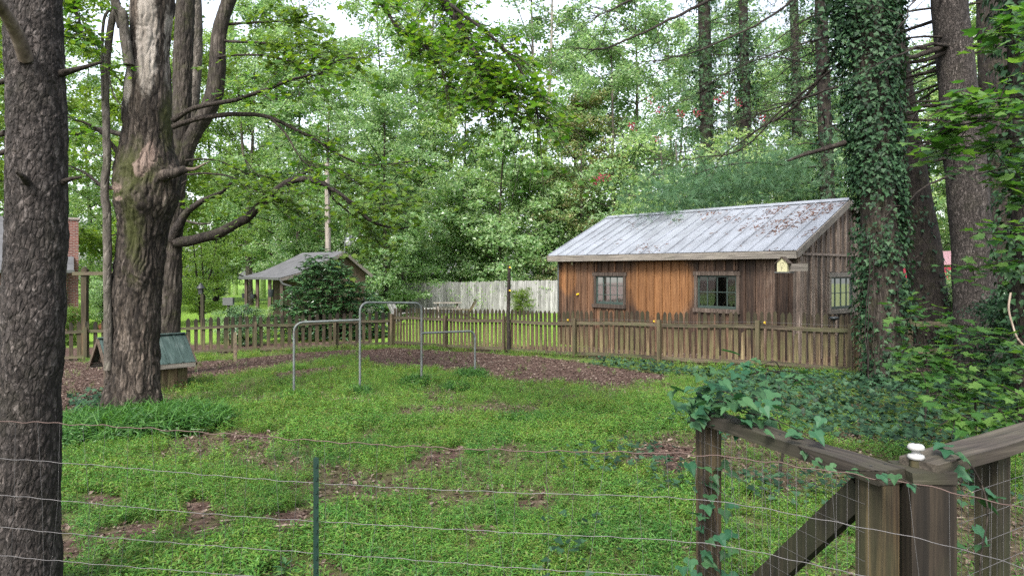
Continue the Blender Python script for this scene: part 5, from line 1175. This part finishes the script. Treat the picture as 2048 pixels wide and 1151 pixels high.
# rhododendron
rh_px, rh_Y = 664, 26.2
o = Vector(((rh_px - CX) / FPX * rh_Y, rh_Y, 0)); o.z = float(gz(o.x, o.y)); rh = thing('rhododendron', 'big dark glossy rhododendron bush in front of the small pavilion', 'bush', o)
tk = Acc(); lv = Acc(); n = 1300
e = rng.normal(0, 1, (n, 3)); e = unit(e) * (rng.random(n) ** .33)[:, None]; e[:, 2] = abs(e[:, 2])
prof = 2.0 * (1.06 - .75 * e[:, 2]) ; e[:, 0] *= 2.3; e[:, 1] *= 1.4; tips = e * [1, 1, 3.35] ; tips[:, 0] *= np.clip(1.12 - .30 * tips[:, 2] / 3.35 * 1.75, .2, 1); tips[:, 0] -= .10 * tips[:, 2]; tips += rng.normal(0, .1, tips.shape); tips[:, 2] = np.maximum(tips[:, 2], .15)
for q in tips[:130]:
    tk.tube(smooth_path([(q[0] * .1, q[1] * .1, 0), (q[0] * .5, q[1] * .5, q[2] * .45), tuple(q)], 6), np.linspace(.03, .006, 6), 5, caps=False)
m = 11; an = rng.uniform(0, 6.283, (n, m)); dl = np.stack([np.cos(an), np.sin(an), rng.uniform(-.45, .35, (n, m))], -1).reshape(-1, 3)
lv.scatter(*LONGLEAF, np.repeat(tips, m, 0), frames(np.tile([[0, 0, 1.]], (n * m, 1)) + rng.normal(0, .25, (n * m, 3)), dl), rng.uniform(.15, .26, n * m))
tag(part('branches', tk, M['twig'], rh), kind='stuff'); tag(part('foliage', lv, M['leaf_rhodo'], rh), kind='stuff')
# the far wood that closes the view
A = Acc(); pos = []; nr = []
for k in range(1900):
    x = rng.uniform(-95, 95); y = rng.uniform(76, 100); top = 15 + 9 * (n2(x * .09, y * .05, 1, 4)[0]) - 3; z = top * rng.random() ** .8; r_ = rng.uniform(.9, 2.2); m = 46
    if -62 < x < -30 and z < 4: continue
    e = unit(rng.normal(0, 1, (m, 3))) * (rng.random(m) ** .4)[:, None] * r_ * [1, 1, .45]; pos.append(np.array([x, y, z - 1]) + e); nr.append(rng.normal(0, .5, (m, 3)) + [0, -.3, .7])
pos = np.concatenate(pos); nr = np.concatenate(nr); A.scatter(*LEAF, pos, frames(nr), rng.uniform(.3, .6, len(pos)))
for k in range(70): x = rng.uniform(-90, 90); y = rng.uniform(74, 98); A.tube([(x, y, -1.5), (x + rng.normal(0, .3), y, 9), (x + rng.normal(0, .5), y, 18)], [.32, .24, .12], 7, mi=1)
tag(part('forest', A, [M['leaf_far'], M['grey_bark']], None), 'far wood closing the view behind the yard', kind='stuff')

# ------------------------------------------------------------------ white stockade fence
pts = [(-13.0, 45.5, .86), (-8.1, 43.2, 1.06), (-4.9, 41.8, 1.12), (0, 41.0, 1.24), (3.0, 40.6, 1.30), (9.0, 40.2, 1.35)]
wfz = thing('stockade_fence', 'tall pale weathered board fence at the back behind the picnic table', 'fence', (0, 41, float(gz(0, 41))))
PP = np.array(pts); sl_ = np.concatenate([[0], np.cumsum(np.linalg.norm(np.diff(PP[:, :2], axis=0), axis=1))]); z0 = wfz.location.z
k = 0; s = 0
bm_ = []
for q in range(10):
    a = Acc(); a.prism([(-.068, 0), (.068, 0), (.066, 2.0 + random.gauss(0, .02)), (.02, 2.03 + random.gauss(0, .02)), (-.066, 2.0 + random.gauss(0, .02))], 0, .018); me = a.mesh('board'); me.materials.append(M['grey_board']); bm_.append(me)
while s < sl_[-1]:
    x, y, zt_ = (np.interp(s, sl_, PP[:, c]) for c in range(3)); i_ = min(len(PP) - 2, int(np.searchsorted(sl_, s, 'right') - 1)); d = PP[i_ + 1] - PP[i_]
    b = link('board', random.choice(bm_), wfz, (x, y - 41, zt_ - 2.0 - z0 + random.gauss(0, .015)), math.atan2(d[1], d[0])); s += .140
for zr_ in (.5, 1.6):
    a = Acc()
    for i_ in range(len(PP) - 1): a.bar((PP[i_, 0], PP[i_, 1] - 41 + .045, PP[i_, 2] - 2 + zr_ - z0), (PP[i_ + 1, 0], PP[i_ + 1, 1] - 41 + .045, PP[i_ + 1, 2] - 2 + zr_ - z0), .05, .09)
    part('rail', a, M['grey_board'], wfz)
lv = Acc()
for (px, py, n) in ((908, 590, 40), (960, 600, 50), (935, 575, 30), (1060, 600, 60), (985, 575, 20), (800, 570, 120), (850, 568, 90), (1100, 575, 80)):
    c_ = W(px, py, 40.85); e = np.stack([rng.normal(0, .12 + .004 * n, n), rng.normal(0, .08, n) - .05, rng.normal(0, .3, n)], 1) + np.array(tuple(c_)); lv.scatter(*LEAF, e, frames(rng.normal(0, .5, (n, 3)) + [0, -.8, .4]), rng.uniform(.09, .16, n))
tag(part('creeper', lv, M['leaf_far'], None), 'green creeper sprigs climbing the pale board fence', kind='stuff')

# ------------------------------------------------------------------ garden furniture
def at(px, Y):
    X = (px - CX) / FPX * Y; return (X, Y, float(gz(X, Y)))
pt = thing('picnic_table', 'grey wooden picnic table on the lawn before the pale board fence', 'table', at(895, 35.5), R(8))
ztab = 1.9 - (605 - 540) / 1365 * 35.5 - float(gz(-3.3, 35.5))
a = Acc()
for k in range(5):
    a = Acc(); a.box((0, -.30 + k * .15, ztab), (1.45, .14, .04)); part('plank', a, M['trim_grey'], pt)
for y in (-.65, .65):
    a = Acc(); a.box((0, y, ztab - .28), (1.45, .24, .04)); part('seat', a, M['trim_grey'], pt)
for x in (-.5, .5):
    for s_ in (-1, 1):
        a = Acc(); a.bar((x, s_ * .62, 0), (x, s_ * .12, ztab - .02), .09, .04); part('leg', a, M['trim_grey'], pt)
    a = Acc(); a.bar((x + .05, -.75, ztab - .32), (x + .05, .75, ztab - .32), .04, .09); part('cross_bar', a, M['trim_grey'], pt)
def adirondack(label, px, Y, rz, mat):
    c_ = thing('adirondack_chair', label, 'chair', at(px, Y), rz)
    for k in range(5):
        a = Acc(); a.bar((-.22 + k * .11, .15, .28), (-.26 + k * .13, .55, 1.0 + .06 * (2 - abs(k - 2))), .10, .02, (0, -1, .5)); part('back_slat', a, mat, c_)
    for k in range(4):
        a = Acc(); a.bar((-.26, -.35 + k * .14, .40 - k * .035), (.26, -.35 + k * .14, .40 - k * .035), .12, .02); part('seat_slat', a, mat, c_)
    for s_ in (-1, 1):
        a = Acc(); a.bar((s_ * .33, -.42, .57), (s_ * .33, .38, .55), .14, .025); part('arm', a, mat, c_)
        a = Acc(); a.bar((s_ * .30, -.38, 0), (s_ * .30, -.38, .56), .09, .03); part('leg', a, mat, c_)
        a = Acc(); a.bar((s_ * .30, -.38, .40), (s_ * .30, .6, .05), .03, .11); part('leg', a, mat, c_)
adirondack('pale grey slatted adirondack chair left of the picnic table', 801, 32.5, R(65), M['grey_board'])
adirondack('brown adirondack chair facing the picnic table from its right', 930, 34.8, R(-75), M['picket'])
a = Acc(); bt = thing('bench', 'low pale bench seat between the grey chair and the picnic table', 'bench', at(860, 35.0)); a.box((0, 0, ztab - .26), (.6, .25, .05)); part('seat', a, M['grey_board'], bt)
for x in (-.22, .22): a = Acc(); a.box((x, 0, (ztab - .28) / 2), (.06, .2, ztab - .29)); part('leg', a, M['grey_board'], bt)

# ------------------------------------------------------------------ pavilion with yard light
Lf, Pk, Rt = Vector((-9.85, 29.0, 1.55)), Vector((-7.6, 31.1, 2.74)), Vector((-6.56, 32.07, 1.67)); rv = Vector((-.68, .73, 0)); LR_ = 4.3
zg = float(gz(-9, 30)); o = Vector((Lf.x, Lf.y, zg)); pv = thing('pavilion', 'small shingle roofed outbuilding with open porch behind the rhododendron', 'building', o)
kink = Lf + (Pk - Lf) * .55 + Vector((0, 0, -.16)); a = Acc(); n = 8
prof = smooth_path([Lf, Lf + (Pk - Lf) * .3 + Vector((0, 0, -.12)), Lf + (Pk - Lf) * .6 + Vector((0, 0, -.10)), Pk], n)
v = []
for r_ in np.linspace(0, 1, 7):
    for q in prof: v.append(tuple(Vector(q) + rv * LR_ * r_ - o + Vector((0, 0, .03))))
f = [(i_ * n + j, i_ * n + j + 1, (i_ + 1) * n + j + 1, (i_ + 1) * n + j) for i_ in range(6) for j in range(n - 1)]
a.add(v, f, 0); v2 = [(x, y, z - .06) for x, y, z in v]; a.add(v2, [g_[::-1] for g_ in f], 0)
a.add([tuple(Pk - o + Vector((0, 0, .03))), tuple(Rt - o), tuple(Rt + rv * LR_ - o), tuple(Pk + rv * LR_ - o + Vector((0, 0, .03)))], [(0, 1, 2, 3)]); roofp = part('roof', a, M['shingle'], pv)
a = Acc()
pp = [Vector(q) - o for q in prof]
for q in range(n - 1): a.bar(pp[q] + Vector((.01, -.02, -.06)), pp[q + 1] + Vector((.01, -.02, -.06)), .03, .13)
a.bar(Pk - o + Vector((.01, -.02, -.06)), Rt - o + Vector((0, -.02, -.06)), .03, .14); part('rake_board', a, M['trim_grey'], pv)
a = Acc(); a.bar(Lf - o + Vector((-.02, -.02, -.02)), Lf + rv * LR_ - o + Vector((-.02, -.02, -.02)), .10, .09); part('gutter', a, M['grey_paint'], pv)
a = Acc(); gd = (Rt - Pk); gd.z = 0; gd.normalize(); ins = rv * .35
gw = [Lf + (Pk - Lf) * .45, Pk, Rt]
a.add([tuple(q - o + ins) for q in (Vector((gw[0].x, gw[0].y, zg)), gw[0] + Vector((0, 0, -.15)), Pk + Vector((0, 0, -.06)), Rt + Vector((-.12, -.1, .1)), Vector((Rt.x - .12, Rt.y - .1, zg)))], [(0, 1, 2, 3, 4)]); part('gable_wall', a, M['dark_wood'], pv)
a = Acc(); b0 = gw[0] - o + ins; b1 = b0 + rv * 3.6; a.add([(b0.x, b0.y, 0), (b1.x, b1.y, 0), (b1.x, b1.y, b0.z - .1), (b0.x, b0.y, b0.z - .1)], [(0, 1, 2, 3)]); part('side_wall', a, M['dark_wood'], pv)
for r_ in (.06, .35, .66, .96):
    p = Lf + rv * LR_ * r_ - o + Vector((.15, .12, 0)); a = Acc(); a.box((p.x, p.y, (Lf.z - zg) / 2 - .03), (.13, .13, Lf.z - zg - .08)); part('porch_post', a, M['dark_wood'], pv)
a = Acc(); p = Lf - o; a.tube([p + Vector((.0, -.04, -.05)), p + Vector((.10, -.02, -.22)), p + Vector((.42, .12, -.34)), p + Vector((.45, .15, -.5)), p + Vector((.45, .15, -1.9))], .045, 8); part('downspout', a, M['grey_paint'], pv)
def planter(label, px, py, Y, wd, ht):
    c_ = W(px, py, Y); t_ = thing('hanging_planter', label, 'planter', c_)
    a = Acc(); a.tube([(0, 0, -ht / 2), (0, 0, -ht / 2 + .01), (0, 0, ht / 2)], [wd * .42, wd * .44, wd * .5], 14); part('pot', a, M['black_plastic'], t_)
    for k in range(3): a = Acc(); a.tube([(wd * .45 * math.cos(k * 2.1), wd * .45 * math.sin(k * 2.1), ht / 2), (0, 0, ht / 2 + .25)], .006, 4); part('hanger', a, M['dark'], t_)
planter('dark bucket shaped planter hanging left under the pavilion porch eave', 506, 592, 31.0, .24, .2); planter('tall dark planter hanging nearer the downspout under the porch', 542, 586, 29.2, .24, .32); planter('small dark planter half hidden at the far left porch post', 487, 591, 32.4, .16, .22)
yl = thing('yard_light', 'grey dusk to dawn yard light on a bent pipe above the pavilion gable', 'lamp', Pk + Vector((0, -.06, -.1)))
a = Acc(); a.tube([(0, 0, 0), (0, 0, .55), (.02, -.02, .68), (.08, -.06, .78), (.16, -.1, .80)], .028, 8); part('pipe', a, M['galv'], yl)
a = Acc(); a.tube([(.2, -.12, .62), (.2, -.12, .74), (.2, -.12, .76), (.2, -.12, .9), (.2, -.12, .97)], [.16, .16, .12, .11, .03], 16); part('housing', a, M['galv'], yl)
a = Acc(); a.tube([(.2, -.12, .36), (.2, -.12, .40), (.2, -.12, .52), (.2, -.12, .62)], [.09, .13, .155, .15], 16); part('lens', a, M['white'], yl)
up = thing('utility_pole', 'tall weathered wooden utility pole rising behind the pavilion', 'pole', at(655, 34.5)); zt_ = W(655, 325, 34.5).z - up.location.z
a = Acc(); a.tube([(0, 0, 0), (.03, 0, zt_ * .5), (-.03, 0, zt_)], [.17, .15, .125], 12); part('shaft', a, M['pole_wood'], up)
a = Acc(); a.tube([(.12, -.16, 0), (.13, -.16, zt_ * .6), (.03, -.15, zt_ * .93)], .012, 5); part('guy_wire', a, M['wire'], up)
a = Acc(); a.tube([(-.03, 0, zt_), (-.03, 0, zt_ + .12)], [.05, .035], 8); part('cap', a, M['galv'], up)
A = Acc(); e = [(up.location + Vector((-.03, 0, zt_ - .1))), W(560, 352, 38), W(430, 352, 44)]
A.tube(smooth_path(e, 20), .012, 4); tag(part('overhead_cable', A, M['dark'], None), 'thin dark overhead cable leading left from the utility pole', 'cable')

# ------------------------------------------------------------------ left side: brick house, clothes post, feeder, box
hz = float(gz(-19.5, 30)); bh_ = thing('brick_house', 'brick house with grey shingle roof and chimney behind the left pine trunk', 'house', (-19.40, 29.75, hz), R(33))
a = Acc(); a.box((-5.0, 3.0, 1.45), (10.0, 5.6, 2.9)); part('wall', a, M['brick'], bh_)
a = Acc(); a.add([(-11, -.45, 2.86), (.25, -.45, 2.86), (.25, 3.0, 5.3), (-11, 3.0, 5.3), (.25, 6.4, 2.86), (-11, 6.4, 2.86)], [(0, 1, 2, 3), (3, 2, 4, 5)]); a.add([(-11, -.45, 2.78), (.25, -.45, 2.78), (.25, 3.0, 5.22), (-11, 3.0, 5.22), (.25, 6.4, 2.78), (-11, 6.4, 2.78)], [(3, 2, 1, 0), (5, 4, 2, 3)]); part('roof', a, M['shingle'], bh_)
a = Acc(); a.bar((-11, -.50, 2.80), (.27, -.50, 2.80), .12, .12); part('gutter', a, M['grey_paint'], bh_)
a = Acc(); a.box((.22, .9, 2.55), (.42, 1.0, 5.1)); ch = part('chimney', a, M['brick'], bh_); a = Acc(); a.box((.22, .9, 5.13), (.52, 1.1, .10)); part('chimney_cap', a, M['stone'], ch)
for x in (-2.6, -6.0):
    a = Acc(); a.box((x, .18, 1.5), (1.2, .06, 1.4)); wf_ = part('window_frame', a, M['white'], bh_)
    for i_ in range(2):
        for j in range(2): a = Acc(); a.box((x - .28 + i_ * .56, .145, 1.17 + j * .66), (.5, .03, .6)); part('pane', a, M['dark'], wf_)
cp = thing('clothes_post', 'weathered wooden T shaped clothes post behind the left fence', 'post', at(170, 20.9)); zt_ = 1.92 - cp.location.z
a = Acc(); a.box((0, 0, zt_ / 2), (.15, .15, zt_), jit=.006); a.prism([(-.075, zt_), (.075, zt_), (0, zt_ + .08)], -.07, .07); part('post', a, M['picket'], cp)
a = Acc(); a.bar((-.32, -.1, zt_ - .13), (1.35, -.1, zt_ - .10), .05, .10, jit=.004); part('crossbar', a, M['picket_rail'], cp)
fp = thing('bird_feeder', 'dark bird feeder on a pointed wooden post behind the fence right of the maple', 'bird feeder', at(405, 25.0)); zt_ = 1.9 - (588 - 540) / 1365 * 25 - fp.location.z
a = Acc(); a.box((0, 0, zt_ / 2), (.11, .11, zt_)); part('post', a, M['picket'], fp)
a = Acc(); a.box((-.06, 0, zt_ + .12), (.13, .13, .22)); part('hopper', a, M['dark'], fp); a = Acc(); a.tube([(-.06, 0, zt_ + .22), (-.06, 0, zt_ + .24), (-.06, 0, zt_ + .42)], [.16, .15, .01], 10); part('feeder_roof', a, M['dark'], fp)
mbx = thing('meter_box', 'flat grey utility box on a thin post behind the left fence', 'utility box', at(457, 24.5)); zt_ = 1.9 - (610 - 540) / 1365 * 24.5 - mbx.location.z
a = Acc(); a.box((0, 0, zt_ + .14), (.36, .16, .27), jit=.002); part('box', a, M['grey_paint'], mbx); a = Acc(); a.box((0, 0, zt_ / 2), (.07, .07, zt_)); part('post', a, M['picket'], mbx)
# stones, wheel and pots on the far path left of the maple
for k, (px, Y, r_) in enumerate(((152, 36, .38), (160, 36.5, .3), (148, 35, .25), (166, 35.5, .22))):
    a = Acc(); e = unit(rng.normal(0, 1, (1, 3))); th_ = np.linspace(0, 3.1416, 7); a.tube([(rng.normal(0, .02), rng.normal(0, .02), -r_ * .6 * math.cos(q)) for q in th_], [max(.02, r_ * math.sin(q) * random.uniform(.85, 1.15)) for q in th_], 9, smooth=False)
    s_ = part('garden_rock', a, M['stone'], None, Vector(at(px, Y)) + Vector((0, 0, r_ * .4))); tag(s_, ['largest grey rock by the path behind the clothes post', 'second largest grey rock leaning behind the largest one', 'low grey rock in front of the largest one', 'small grey rock nearest the clothes post'][k], 'rock')
a = Acc(); gw_ = Vector(at(180, 33)); a.tube([(0, .05 * k, .4) for k in range(2)], .36, 20); tag(part('grinding_wheel', a, M['picket'], None, gw_), 'old upright wooden wheel beside the path left of the maple', 'wheel')
a = Acc(); a.tube([(0, 0, 0), (.02, .25, .08), (.03, .5, .16)], [.14, .2, .24], 12); tag(part('terracotta_pot', a, M['terracotta'], None, Vector(at(197, 32)) + Vector((0, 0, .15)), R(-50)), 'toppled terracotta pot beside the old wooden wheel', 'pot')
# red metal building far right
rb_ = thing('metal_building', 'faded red metal shed roof glimpsed between the trunks on the right', 'building', at(1960, 30))
zz0 = rb_.location.z
for k in range(9):
    x = -3.6 + k * .9; a = Acc(); a.bar((x, 0, 2.62 - zz0 * 0 - .0), (x, 1.6, 3.25), .89, .03, (0, -.4, 1)); part('roof_panel', a, M['pink_metal'], rb_)
for k in range(4):
    a = Acc(); a.box((0, -.02 - .01 * (k % 2), 1.95 + k * .16), (8.1, .03, .155)); part('fascia_panel', a, M['red_metal'], rb_)
for x in (-3.9, -1.3, 1.3, 3.9): a = Acc(); a.box((x, .1, .95), (.14, .14, 1.9)); part('post', a, M['trim_grey'], rb_)
a = Acc(); a.box((0, 1.7, .95), (8, .04, 1.85)); part('back_wall', a, M['trim_grey'], rb_)
# solar lamp on the picket fence
sl2 = thing('solar_lamp', 'small round black solar lamp at the gable end of the picket fence', 'lamp', W(1668, 636, 14.5))
a = Acc(); a.tube([(0, 0, -.05), (0, 0, -.01), (0, 0, .02), (0, 0, .04)], [.02, .09, .1, .03], 14); part('shade', a, M['black_plastic'], sl2); a = Acc(); a.tube([(0, .02, -.9), (0, 0, -.05)], .012, 6); part('stem', a, M['dark'], sl2)
